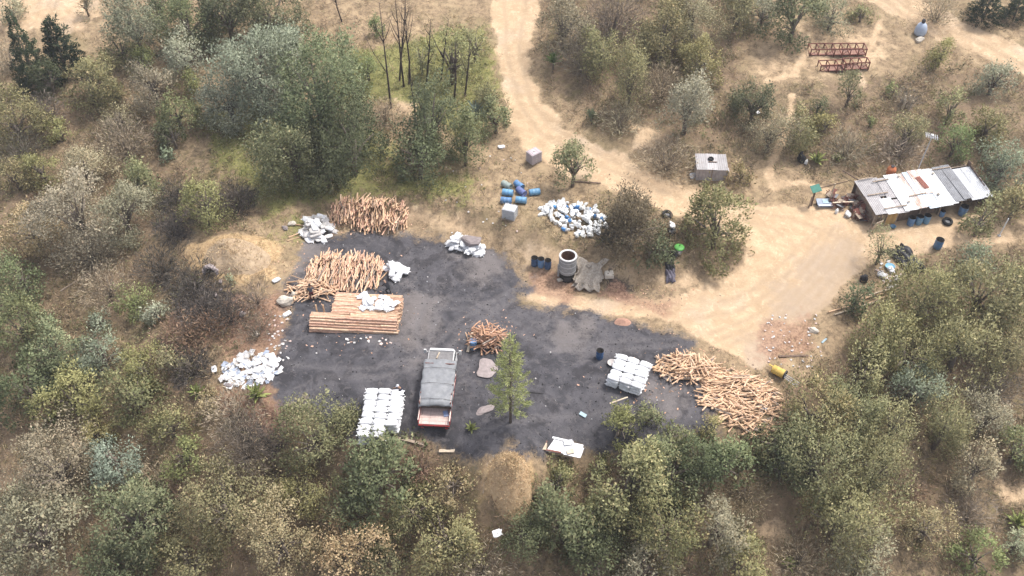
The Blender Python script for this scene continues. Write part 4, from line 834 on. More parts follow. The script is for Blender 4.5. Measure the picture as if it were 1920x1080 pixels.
for j in range(NROW):
    x0 = 0.0 if j < 8 else Lst * .225
    for k in range(lay(j)):
        shown = k == lay(j) - 1 or j == 0 or j == NROW - 1
        x = x0 + rp.uniform(-.12, .05); n_ = 0
        while x < Lst - 1.0:
            L_ = min(rp.choice((2.0, 2.6, 3.2, 3.8)), Lst + rp.uniform(-.12, .06) - x)
            if Lst - x - L_ < 1.0: L_ = Lst + rp.uniform(-.12, .06) - x
            last = x + L_ > Lst - .3
            if shown or last or (n_ == 0 and (k > 3 or j < 9)):
                q = fl + ux * (x + L_ / 2) + uy * (.1 + j * .165 + rp.uniform(-.012, .012)); zz = fl.z + .09 + k * .165 + rp.uniform(-.015, .015)
                o = put('pole', rp.choice(rp.choice(PM)), None, (q.x, q.y, zz), (0, rp.uniform(-.01, .01), yw + rp.uniform(-.01, .01))); o.scale = (L_ / 2.3, rp.uniform(.85, 1.1), rp.uniform(.85, 1.1))
                tag(o, f"peeled pole in the squared stack, {ORD[j]} row from front, {'on top' if k == lay(j) - 1 else 'beneath'}, {'left' if x + L_ / 2 < Lst * .36 else 'right' if x + L_ / 2 > Lst * .68 else 'middle'}", 'pole', 'poles in the squared stack')
            x += L_ + .01; n_ += 1
for q, lab in ((.35, 'short upright post at the left end of the squared pole stack'), (.95, 'second short upright post behind the squared pole stack')):
    b = fl + ux * q + uy * 1.55; o = MB().tube([(0, 0, -.2), (0, 0, 1.75)], .07, 7).build('post', LOGY, None, loc=(b.x, b.y, gz1(b.x, b.y))); tag(o, lab, 'post')
topc = fl + ux * (Lst * .70) + uy * 2.6; r = random.Random(8)
for i in range(26):
    u, v = r.uniform(-1, 1), r.uniform(-1, 1); q = topc + ux * u * 1.8 + uy * v * .75
    sack((q.x, q.y, fl.z + 1.19 + r.uniform(0, .22) * (1 - v * v)), (r.uniform(-.15, .15), r.uniform(-.15, .15), r.random() * 6.28), f"white sack thrown on the squared pole stack, {'back' if v > 0 else 'front'} {'left' if u < -.33 else 'right' if u > .33 else 'middle'}", 'sacks on the pole stack', r.choice(FLAT + SACKS[:1]), r.uniform(.7, .95))

# ------------------------------------------------------------------ white and blue jugs
def jug_mesh(mat):
    mb = MB(); mb.box((0, 0, .15), (.30, .24, .30), None, 0, .92); mb.box((0, 0, .34), (.26, .20, .08), None, 0, .55); mb.tube([(.07, 0, .38), (.07, 0, .45)], .045, 8)
    mb.tube([(-.10, 0, .36), (-.09, 0, .43), (.02, 0, .42), (.05, 0, .39)], .02, 5); return mb.mesh('jug', mat, False)
JW, JB = jug_mesh(JUGW), jug_mesh(JUGB)
jc = GP(1078, 412); r = random.Random(4)
for i in range(190):
    a = r.random() * 6.28; q = math.sqrt(r.random()); u = q * math.cos(a) * 2.9; v = q * math.sin(a) * 2.35
    x = jc.x + u + v * -.25; y = jc.y + v - u * .1; blue = r.random() < .10
    o = put('jug', JB if blue else JW, None, (x, y, gz1(x, y) + .08 + .5 * (1 - q * q) * r.random() ** .5), (r.uniform(-1.6, 1.6), r.uniform(-1.6, 1.6), r.random() * 6.28)); o.scale = (r.uniform(.85, 1.15),) * 3
    tag(o, ('blue' if blue else 'white') + f" plastic jug in the heap beside the dark bush, {'back' if v > 0 else 'front'} {'left' if u < -.9 else 'right' if u > .9 else 'middle'}", 'jug', 'blue jugs in the heap' if blue else 'white jugs in the heap')
p = GP(1011, 393); tag(put('jug', JW, None, p, (0, 1.4, .4)), 'lone white jug lying between the barrels and the jug heap', 'jug')

# ------------------------------------------------------------------ drums
def drum(px, py, mat, label, lying=None, open_=False, r0=.29, h=.9, group=None, lift=0.0, name='drum', n=18, extra=None):
    p = GP(px, py); t = thing(name, label, name.replace('_', ' ').split()[-1], p + Vector((0, 0, lift)), 0, group)
    prof = [(r0 * .94, 0), (r0, .03), (r0, h * .30), (r0 * 1.045, h * .325), (r0, h * .35), (r0, h * .64), (r0 * 1.045, h * .665), (r0, h * .69), (r0, h - .04), (r0 * 1.03, h)]
    b = MB(); b.lathe(prof, n, 0, cap=False)
    k = len(b.v); b.lathe([(.001, 0.0), (r0 * .94, 0.0)], n, 0, cap=False)
    if open_: b.lathe([(r0 * 1.03, h), (r0 * .93, h), (r0 * .92, .06), (.001, .05)], n, 1, cap=False)
    body = b.build('body', [mat, INK], t, True)
    if not open_:
        lid = MB().lathe([(r0 * 1.03, h), (r0 * .97, h + .012), (r0 * .93, h - .02), (.001, h - .015)], n, 0, cap=False).build('lid', mat, t, True)
        MB().lathe([(.035, h - .02), (.035, h + .02), (.001, h + .022)], 8, 0, c=(r0 * .6, 0, 0), cap=False).build('bung', DARK, t)
    if lying is not None:
        for ch in t.children: ch.rotation_euler = (0, R(90), 0); ch.location = (-h / 2, 0, r0 * 1.03)
        t.rotation_euler = (0, 0, lying)
    return t
for a in [(950,352,GDRUM,'grey-green drum lying left in the barrel group on the grass',R(-40)), (973,352,MBLUE,'bright blue drum lying topmost in the barrel group on the grass',R(-50)), (977,364,VBLUE,'faded violet-blue drum lying in the middle of the barrel group',R(-50)),
          (952,366,LBLUE,'light blue drum lying below the grey-green one',R(-12)), (1002,365,LBLUE,'light blue drum lying alone at the right of the barrel group',R(12)), (977,380,LBLUE,'light blue drum lying lowest in the barrel group',R(-10)), (949,381,MBLUE,'blue drum lying just behind the caged white tank',R(-8))]:
    drum(a[0], a[1], a[2], a[3], lying=a[4], r0=.31, h=.98)
for a in [(1002,497,'dark blue open drum, left of three by the kiln'), (1014,499,'blue open drum with pale rim, middle of three by the kiln'), (1027,502,'dark blue open drum, nearest the kiln of three')]: drum(a[0], a[1], MBLUE if a[0] == 1014 else DBLUE, a[2], None, True)
drum(1124, 671, DBLUE, 'dark blue open drum alone in the yard left of the sack stack', None, True)
drum(888, 653, MBLUE, 'blue drum beside the square log pile near the pine', None, False)
drum(1757, 464, MBLUE, 'blue drum full of scrap standing in front of the shack', None, True, .36, .95)
for x, y, lab, m_ in [(1706,421,'faded blue bin, left of three along the shack front',MBLUE), (1721,419,'blue bin, middle of three along the shack front',LBLUE), (1735,417,'turquoise bin, right of three along the shack front',LBLUE)]: drum(x, y, m_, lab, None, True, .30, .85)
drum(1803, 402, MBLUE, 'bright blue drum under the right end of the shack roof', None, True, .36, .95)
drum(1765, 405, MBLUE, 'small blue drum under the shack eave beside the tyre', None, True, .22, .6)
# little basin
p = GP(1674, 427); t = thing('basin', 'small blue basin on the sand before the shack door', 'basin', p); MB().lathe([(.16, 0), (.26, .2), (.27, .2), (.24, .19), (.15, .03), (.001, .03)], 14, cap=True).build('bowl', LBLUE, t, True)
p = GP(1147, 683); t = thing('pot', 'pale round pan on the ground beside the right sack stack', 'pot', p, .3); MB().lathe([(.22, 0), (.33, .22), (.36, .23), (.34, .21), (.21, .03), (.001, .03)], 16).build('bowl', M('pale_enamel', (.62, .58, .56), (.45, .4, .38), 5, .5), t, True); MB().tube([(.34, 0, .2), (.55, 0, .25)], .025, 6).build('handle', DARK, t)

# ------------------------------------------------------------------ caged liquid tanks
def ibc(px, py, yaw, label, tint):
    p = GP(px, py); t = thing('caged_tank', label, 'tank', p, yaw)
    mb = MB(); mb.box((0, 0, .06), (1.2, 1.0, .04), None, 0); mb.box((0, 0, .135), (1.2, 1.0, .03))
    for x in (-.52, 0, .52):
        mb.box((x, 0, .02), (.12, .96, .05)); mb.box((x, 0, .10), (.1, .98, .04))
    mb.build('pallet', WOOD, t)
    b = MB(); b.box((0, 0, .66), (1.1, .9, 1.0), None, 0); b.box((0, 0, 1.18), (1.04, .84, .05), None, 0, .94); tk = b.build('tank', tint, t)
    MB().lathe([(.11, 1.19), (.11, 1.26), (.001, 1.265)], 12, cap=False).build('cap', WHITE2, tk)
    c = MB()
    for z in (.2, .45, .7, .95, 1.17):
        for s in (-1, 1): c.tube([(-.59, s * .49, z), (.59, s * .49, z)], .014, 5); c.tube([(s * .59, -.49, z), (s * .59, .49, z)], .014, 5)
    for i in range(7):
        x = -.58 + i * 1.16 / 6
        for s in (-1, 1): c.tube([(x, s * .485, .15), (x, s * .485, 1.18)], .012, 5)
    for i in range(6):
        y = -.48 + i * .96 / 5
        for s in (-1, 1): c.tube([(s * .585, y, .15), (s * .585, y, 1.18)], .012, 5)
    for s in (-.3, .3): c.box((s, 0, 1.225), (.07, .98, .02))
    c.build('cage', STEEL, t)
ibc(1001, 303, R(38), 'pinkish caged water tank standing beside the road', M('pinkish_tank_plastic', (.62, .52, .54), (.52, .42, .45), 3, .5, bump=.05)); ibc(956, 408, R(-20), 'grey caged water tank standing below the blue barrels', M('grey_tank_plastic', (.50, .51, .53), (.40, .41, .43), 3, .5, bump=.05))

# ------------------------------------------------------------------ kiln cylinder by the bank
p = GP(1063, 519); t = thing('kiln', 'tall open concrete kiln cylinder standing on a sooty firebox by the bank', 'kiln', p)
MB().lathe([(.64, -.2), (.66, .82), (.60, .83), (.001, .83)], 24, cap=False).build('firebox', INK, t)
b = MB(); n = 28; prof = [(.74, .80), (.75, .88), (.745, 1.4), (.75, 2.4), (.76, 2.5)]; b.lathe(prof, n, 0, cap=False); b.lathe([(.74, .80), (.6, .80)], n, 0, cap=False); wall = b.build('shell', CONC, t, True)
MB().lathe([(.61, 2.5), (.60, .85), (.001, .84)], n, 0, cap=False).build('inside', RUSTIN, t, True)
MB().lathe([(.77, 2.46), (.78, 2.52), (.74, 2.55), (.62, 2.54), (.60, 2.5)], n, 0, cap=False).build('rim', M('pale_rim', (.66, .64, .63), (.5, .48, .47), 5, .9), t, True)
for z in (1.05, 1.65, 2.15): MB().lathe([(.755, z), (.765, z + .02), (.765, z + .05), (.755, z + .07)], n, 0, cap=False).build('band', STEEL, wall)
MB().tube([(-.76, -.1, .2), (-.78, -.12, 1.6)], .08, 8).build('side_pipe', CONC, t); MB().box((-.62, -.5, .12), (.5, .3, .14), (0, .1, .4)).build('step_stone', STONE, t)
MB().box((0, -.665, .3), (.6, .03, .42)).build('fire_door', DARK, t)

# draped cloth beside the kiln, slab, flat stones
def cloth(name, label, cat, px, py, w, d, mat, amp, seed, h=.0, fold=9.0, yaw=0.0, ragged=.3, slope=0.0, kind=None):
    p = GP(px, py); n, m = 26, 18; r = np.random.default_rng(seed); t = []; mb = MB()
    c, s = math.cos(yaw), math.sin(yaw)
    for j in range(m + 1):
        for i in range(n + 1):
            u = i / n - .5; v = j / m - .5
            e = 1 + ragged * (vnoise(np.array(u * 7 + seed), np.array(v * 7), seed) - .5) * (1 if max(abs(u), abs(v)) > .38 else .2)
            x = u * w * e; y = v * d * e
            z = amp * (.5 + .5 * math.sin(u * fold * 2 + 2 * math.sin(v * 5 + seed))) + amp * .8 * float(vnoise(np.array(u * 6), np.array(v * 6 + seed), seed + 3)) + h * max(0, 1 - (2 * u) ** 4) * max(0, 1 - (2 * v) ** 4)
            X = x * c - y * s; Y = x * s + y * c
            mb.v.append((X, Y, gz1(p.x + X, p.y + Y) - p.z + .02 + z + slope * (v + .5)))
    for j in range(m):
        for i in range(n): k = j * (n + 1) + i; mb.f.append([k, k + 1, k + n + 2, k + n + 1]); mb.mi.append(0)
    o = mb.build(name, mat, None, True, loc=p); md = o.modifiers.new('thickness', 'SOLIDIFY'); md.thickness = .015
    return tag(o, label, cat)
BURLAP = M('old_canvas', (.56, .49, .41), (.33, .28, .23), 7, .9, bump=.3)
cloth('canvas_cloth', 'crumpled beige canvas spread on the ground right of the kiln', 'cloth', 1100, 522, 2.7, 2.5, BURLAP, .30, 3, .1, fold=11, ragged=.9, yaw=-.25)
cloth('black_sheet', 'black plastic sheet heaped beside the rubbish below the shack', 'sheet', 1700, 490, 1.9, 3.0, BLACK, .22, 5, .45, yaw=.5, ragged=.6)
cloth('dark_tarpaulin', 'small dark purple tarpaulin rumpled at the foot of the bank', 'tarpaulin', 1257, 520, .75, 1.1, M('dark_violet_cloth', (.13, .12, .15), (.08, .07, .09), 5, .8), .10, 6, .25, ragged=.5)
cloth('black_sheet', 'narrow black plastic strip hanging down the bank below the bucket', 'sheet', 1255, 488, .8, 2.2, BLACK, .10, 8, .1, ragged=.7)
p = GP(1142, 518); tag(MB().box((0, 0, .2), (.75, .6, .4), (.08, .04, .1), 0, .94).build('stone_block', STONE, None, loc=p), 'pale square stone block right of the canvas cloth', 'stone')

def rock_mesh(seed, mat, flat=.6, cut=1.0):
    bm = bmesh.new(); bmesh.ops.create_icosphere(bm, subdivisions=3, radius=1.0); r = random.Random(seed); ph = [r.random() * 9 for _ in range(6)]
    pl = [(Vector((r.gauss(0, 1), r.gauss(0, 1), r.gauss(0, .7))).normalized(), r.uniform(.55, .8)) for _ in range(9)]
    for v in bm.verts:
        for n_, d in pl:
            e = v.co.dot(n_) - d
            if e > 0: v.co -= n_ * e * .9
        k = 1 + .09 * math.sin(4 * v.co.x + ph[0]) * math.sin(5 * v.co.y + ph[1]) + .05 * math.sin(11 * v.co.z + ph[2]); v.co *= k; v.co.z *= flat
    me = bpy.data.meshes.new('rock'); bm.to_mesh(me); bm.free(); me.materials.append(mat); return me
def rock(px, py, sx, sy, sz, yaw, mat, label, seed, name='boulder', cat='boulder', lift=.25, up=0.0):
    p = GP(px, py); o = put(name, rock_mesh(seed, mat, 1), None, p + Vector((0, 0, sz * lift + up)), (0, 0, yaw)); o.scale = (sx, sy, sz); return tag(o, label, cat)
rock(536, 568, .75, .6, .6, .3, STONE, 'big pale boulder left of the worker at the yard edge', 3)
rock(551, 557, .4, .4, .45, 1, STONE, 'smaller grey boulder tucked behind the big pale boulder', 5)
rock(914, 690, .9, 1.15, .12, -.35, SLAB, 'flat purplish slab lying between the truck and the pine', 12, 'stone_slab', 'slab', .5)
rock(912, 768, .95, .45, .14, .55, SLAB, 'narrow ridged slab lying lower between truck and pine', 14, 'stone_slab', 'slab', .5)
rock(886, 466, 1.05, .85, .26, -.15, SLAB, 'flat round stone lying on top of the white sacks by the bank', 16, 'stone_slab', 'slab', .5, .85)
rock(1255, 704, .9, .5, .06, -.3, SLAB, 'flat brown plate at the left tip of the long log pile', 18, 'stone_slab', 'slab', .6)
for x, y, s, lab in [(480,628,.35,'small pale rock on the slope above the loose sacks'), (455,590,.3,'dark rock below the earth mound'), (548,420,.35,'grey rock left of the sacks by the topmost pile'), (535,428,.3,'smaller grey rock at the edge of the green strip'), (1525,620,.35,'pale flat stone on the reddish ground by the thicket'), (430,722,.3,'pale yellow stone below the loose sacks')]:
    rock(x, y, s * 1.3, s, s * .7, s * 9, STONE if s > .3 else SLAB, lab, int(x), 'rock', 'rock')
# kiln mouth in the earth mound
p = GP(396, 512); t = thing('earth_kiln', 'low stone arch of an old earth kiln in the straw-coloured mound', 'kiln', p)
for i in range(9):
    a = math.pi * i / 8; o = put('stone', rock_mesh(30 + i, SLAB, 1), t, (.55 * math.cos(a), 0, .75 * math.sin(a) + .05)); o.scale = (.2, .28, .17); o.rotation_euler = (0, -a, 0)
MB().box((0, .12, .3), (.8, .1, .85)).build('dark_slab', INK, t)  # solid near-black slab set behind the arch
for i, (dx, dy) in enumerate([(-1.0, -.7), (-.8, -1.3), (.9, -.8), (1.05, -1.5), (.7, -2.0), (-.6, -2.0)]):
    o = put('stone', rock_mesh(50 + i, SLAB, 1), t, (dx, dy, gz1(p.x + dx, p.y + dy) - p.z + .05)); o.scale = (.18, .24, .13)

# heaps of sawdust and rubble
def mound(px, py, w, d, h, mat, label, seed, yaw=0, name='mound', cat='mound', peak=1.0, tufts=0):
    p = GP(px, py); n, m = 44, 16; mb = MB(); c, s = math.cos(yaw), math.sin(yaw)
    for j in range(m + 1):
        q = j / m
        for i in range(n):
            a = 2 * math.pi * i / n; rr = q * (1 + .22 * (float(vnoise(np.array(a * 1.6 + seed), np.array(seed * 1.), seed)) - .5))
            x = rr * math.cos(a) * w / 2; y = rr * math.sin(a) * d / 2; X = x * c - y * s; Y = x * s + y * c
            z = h * (1 - q ** peak) ** 1.1 + (.16 * h * (float(fbm(np.array(X * 2.2 + seed), np.array(Y * 2.2), seed, 3)) - .5) * 4 * (1 - q))
            mb.v.append((X, Y, gz1(p.x + X, p.y + Y) - p.z + z - .05 * q))
    for j in range(m):
        for i in range(n): mb.f.append([j * n + i, j * n + (i + 1) % n, (j + 1) * n + (i + 1) % n, (j + 1) * n + i][::-1]); mb.mi.append(0)
    if tufts:
        r = np.random.default_rng(seed); A_ = np.array(mb.v); i = r.integers(n * 2, len(A_), tufts); P = A_[i] + r.normal(size=(tufts, 3)) * .08 + np.array(p); cols = [(.50, .36, .21), (.40, .28, .16), (.30, .22, .12), (.58, .44, .27)]
        V = leaves(P, np.stack([r.normal(size=tufts), r.normal(size=tufts), np.full(tufts, .8)], 1), .28 * r.uniform(.5, 1.2, tufts), .04, r); so = put('loose_straw', quad_mesh('loose_straw', V, leaf_colours(r, dict(c=cols, w=[1] * 4), i), STEMCOL)); so['kind'] = 'stuff'; so['label'] = 'loose straw on the ' + label
    return tag(mb.build(name, mat, None, True, loc=p), label, cat)
mound(960, 895, 3.1, 3.9, 1.7, M('straw_sawdust', (.60, .44, .27), (.46, .31, .18), 3, .95, bump=.8, detail=10), 'tall tan sawdust mound at the front edge of the yard', 3, .15, 'sawdust_mound', 'mound', 1.6, 3500)
mound(1168, 604, 1.7, 1.0, .3, M('red_sawdust', (.34, .20, .145), (.25, .145, .105), 5, .95, bump=.6), 'small reddish sawdust heap on the upper yard', 4, 0, 'sawdust_mound', 'mound')
mound(438, 478, 6.5, 4.2, .9, M('dry_straw_earth', (.44, .335, .225), (.32, .235, .155), 2, .95, bump=.8, detail=10), 'broad straw-coloured earth mound left of the log piles', 6, -.2, 'earth_mound', 'mound', 1.5, 1800)

# boards and poles lying about
def board(px, py, L, w, th, yaw, mat, label, name='board', cat='board', tilt=0.0, lift=.0, round_=False):
    p = GP(px, py); mb = MB()
    if round_: mb.tube([(-L / 2, 0, 0), (0, .03 * L * .3, 0), (L / 2, 0, 0)], [w * .55, w * .5, w * .4], 7)
    else: mb.box((0, 0, 0), (L, w, th))
    g = [gz1(p.x + math.cos(yaw) * L / 2 * s, p.y + math.sin(yaw) * L / 2 * s) for s in (-1, 1)]; sl = math.atan2(g[1] - g[0], L)
    o = mb.build(name, mat, None, loc=(p.x, p.y, (g[0] + g[1]) / 2 + (w * .5 if round_ else th / 2) + .03 + lift), rot=(0, -sl - tilt, yaw)); return tag(o, label, cat)
board(882, 640, 2.5, .2, .06, R(82), PALEWOOD, 'long pale plank standing beside the blue drum near the square log pile', tilt=0); board(876, 633, 1.1, .08, .08, R(105), LOGY, 'thin pale stick left of the long plank', 'stick', 'stick', round_=True)
board(560, 440, 2.0, .12, .12, R(40), LOGY, 'yellow pole sticking out left of the soiled sacks, lower', 'long_pole', 'pole', round_=True); board(556, 447, 1.8, .1, .1, R(35), LOGY, 'yellow pole beneath the other left of the soiled sacks', 'long_pole', 'pole', round_=True); board(566, 424, 1.2, .12, .12, R(5), LOGY, 'short yellow pole left of the soiled sacks, upper', 'long_pole', 'pole', round_=True)
board(1488, 668, 2.6, .18, .12, R(10), BROWNWOOD, 'dark beam lying above the yellow drum', 'beam', 'beam'); board(1000, 707 + 30, 1.6, .06, .06, R(-4), DARK, 'thin dark rod on the yard right of the pine', 'rod', 'rod', round_=True)
for i, (x, y, L, a) in enumerate([(1576,581,2.6,24),(1584,586,2.4,26),(1640,556,2.4,20),(1648,550,2.2,22),(1642,566,2.6,27),(1620,575,3.0,24)]):
    board(x, y, L, .13, .13, R(a), PALEWOOD if i % 2 else LOGY, ['pale pole sticking out left of the small conifer, upper', 'pale pole sticking out left of the small conifer, lower', 'pale pole right of the small conifer, middle', 'pale pole right of the small conifer, upper', 'pale pole right of the small conifer, lower', 'pale pole running behind the small conifer'][i], 'long_pole', 'pole', round_=True, lift=.05)
board(770, 829, 2.0, .22, .08, R(-12), WOOD, 'weathered board at the front edge of the yard below the truck'); board(838, 845, 1.2, .3, .05, R(-10), PALEWOOD, 'pale board fragment at the front edge of the yard')
board(910, 895, 2.2, .1, .1, R(80), WOOD, 'grey stake left of the tan sawdust mound', 'stake', 'stake', round_=True); board(1093, 778, .55, .32, .03, R(-30), BSHEET, 'pale blue plastic sheet at the foot of the bright tree', 'plastic_sheet', 'sheet')
board(1155, 792, 1.4, .1, .05, R(12), PALEWOOD, 'pale stick caught in the bright tree at the yard edge', 'stick', 'stick', lift=2.6); board(1545, 640, .6, .15, .05, R(40), BSHEET, 'bluish plastic scrap at the edge of the thicket', 'plastic_sheet', 'sheet')
board(1100, 343, 2.6, .14, .1, R(-8), BROWNWOOD, 'dark fallen branch at the foot of the small roadside tree', 'fallen_branch', 'branch', round_=True); board(272, 262, 3.2, .14, .1, R(58), WOOD, 'fallen grey trunk on the upper left slope', 'fallen_tree', 'tree', round_=True); board(142, 528, 3.0, .14, .1, R(38), WOOD, 'fallen trunk below the largest grey tree', 'fallen_tree', 'tree', round_=True)
for i, (x, y) in enumerate([(1692,203),(1700,200),(1704,206)]):
    p = GP(x, y); tag(MB().tube([(0, 0, -.2), (.05, 0, .7), (.1 * (i - 1), 0, 1.5 - .2 * i)], [.16, .12, .06], 7).build('stump', PALEWOOD, None, loc=p), ['left of three pale splintered stumps on the dry slope', 'tallest middle one of three pale splintered stumps', 'right of three pale splintered stumps on the dry slope'][i], 'stump')
p = GP(1873, 442); t = thing('post', 'white post standing near the right edge below the shack', 'post', p); MB().tube([(0, 0, -.2), (.12, 0, 2.0)], .055, 8).build('shaft', TRWHITE, t); MB().box((0, 0, .03), (.25, .25, .08)).build('foot', CONC, t)
# litter
b = MB(); r = random.Random(12)
def litter(n, px0, px1, py0, py1, s):
    for i in range(n):
        p = GP(r.uniform(px0, px1), r.uniform(py0, py1)); b.box((p.x, p.y, p.z + .04), (s * r.uniform(.5, 1.3), s * r.uniform(.5, 1.3), .05), (r.uniform(-.3, .3), r.uniform(-.3, .3), r.random() * 6), r.choice([0, 0, 1]))
litter(14, 648, 740, 632, 646, .2); litter(40, 500, 545, 590, 680, .16); litter(60, 1430, 1540, 590, 690, .14); litter(16, 560, 1330, 440, 800, .1); litter(30, 1640, 1690, 490, 540, .25); litter(24, 820, 1000, 270, 440, .14); litter(25, 1560, 1660, 370, 410, .18)
tag(b.build('litter', [WHITE2, PINK]), 'scattered pale chips and litter on the ground', None, None, 'stuff')
# chunks of charcoal and earth clods
b = MB(); r2 = np.random.default_rng(77)
tmpl = [np.array(v) for v in [(1,0,0),(-1,0,0),(0,1,0),(0,-1,0),(0,0,1),(0,0,-1)]]; tf = [(0,2,4),(2,1,4),(1,3,4),(3,0,4),(2,0,5),(1,2,5),(3,1,5),(0,3,5)]
cx_ = np.array(COAL); xs = r2.uniform(cx_[:, 0].min(), cx_[:, 0].max(), 5200); ys = r2.uniform(cx_[:, 1].min(), cx_[:, 1].max(), 5200)
k = (sdist(COAL, xs, ys) > -.3) & (r2.random(len(xs)) < np.clip((fbm(xs / 2, ys / 2, 61) - .35) * 4, .15, 1)); xs, ys = xs[k], ys[k]; zs = gh(xs, ys)
for x, y, z in zip(xs, ys, zs):
    s = r2.uniform(.02, .075) * r2.uniform(.6, 1.4); j = r2.uniform(.5, 1.3, (6, 1)); b.add([tuple(np.array((x, y, z)) + tmpl[i] * s * j[i]) for i in range(6)], tf, int(r2.random() < .05))
tag(b.build('charcoal_lumps', [M('charcoal', (.045, .042, .045), (.02, .02, .02), 9, .8), CONC]), 'small loose charcoal lumps over the yard', None, None, 'stuff')

b = MB(); r = random.Random(91)
for cx_p, cy_p, rx_, ry_, n_ in [(690,425,80,16,160),(640,520,90,45,220),(665,600,100,45,160),(915,630,45,35,150),(1290,690,80,40,200),(1390,740,100,60,240),(1180,720,60,30,60),(1230,560,70,25,120)]:
    for i in range(n_):
        p = GP(cx_p + r.gauss(0, rx_ * .6), cy_p + r.gauss(0, ry_ * .6)); e = r.uniform(.05, .2)
        b.box((p.x, p.y, p.z + .015), (e, e * r.uniform(.2, .6), .02), (r.uniform(-.2, .2), r.uniform(-.2, .2), r.random() * 6), r.choice((0, 1, 2)))
tag(b.build('bark_chips', [LOGR, BROWNWOOD, LOGP]), 'bark and wood chips strewn round the log piles', None, None, 'stuff')
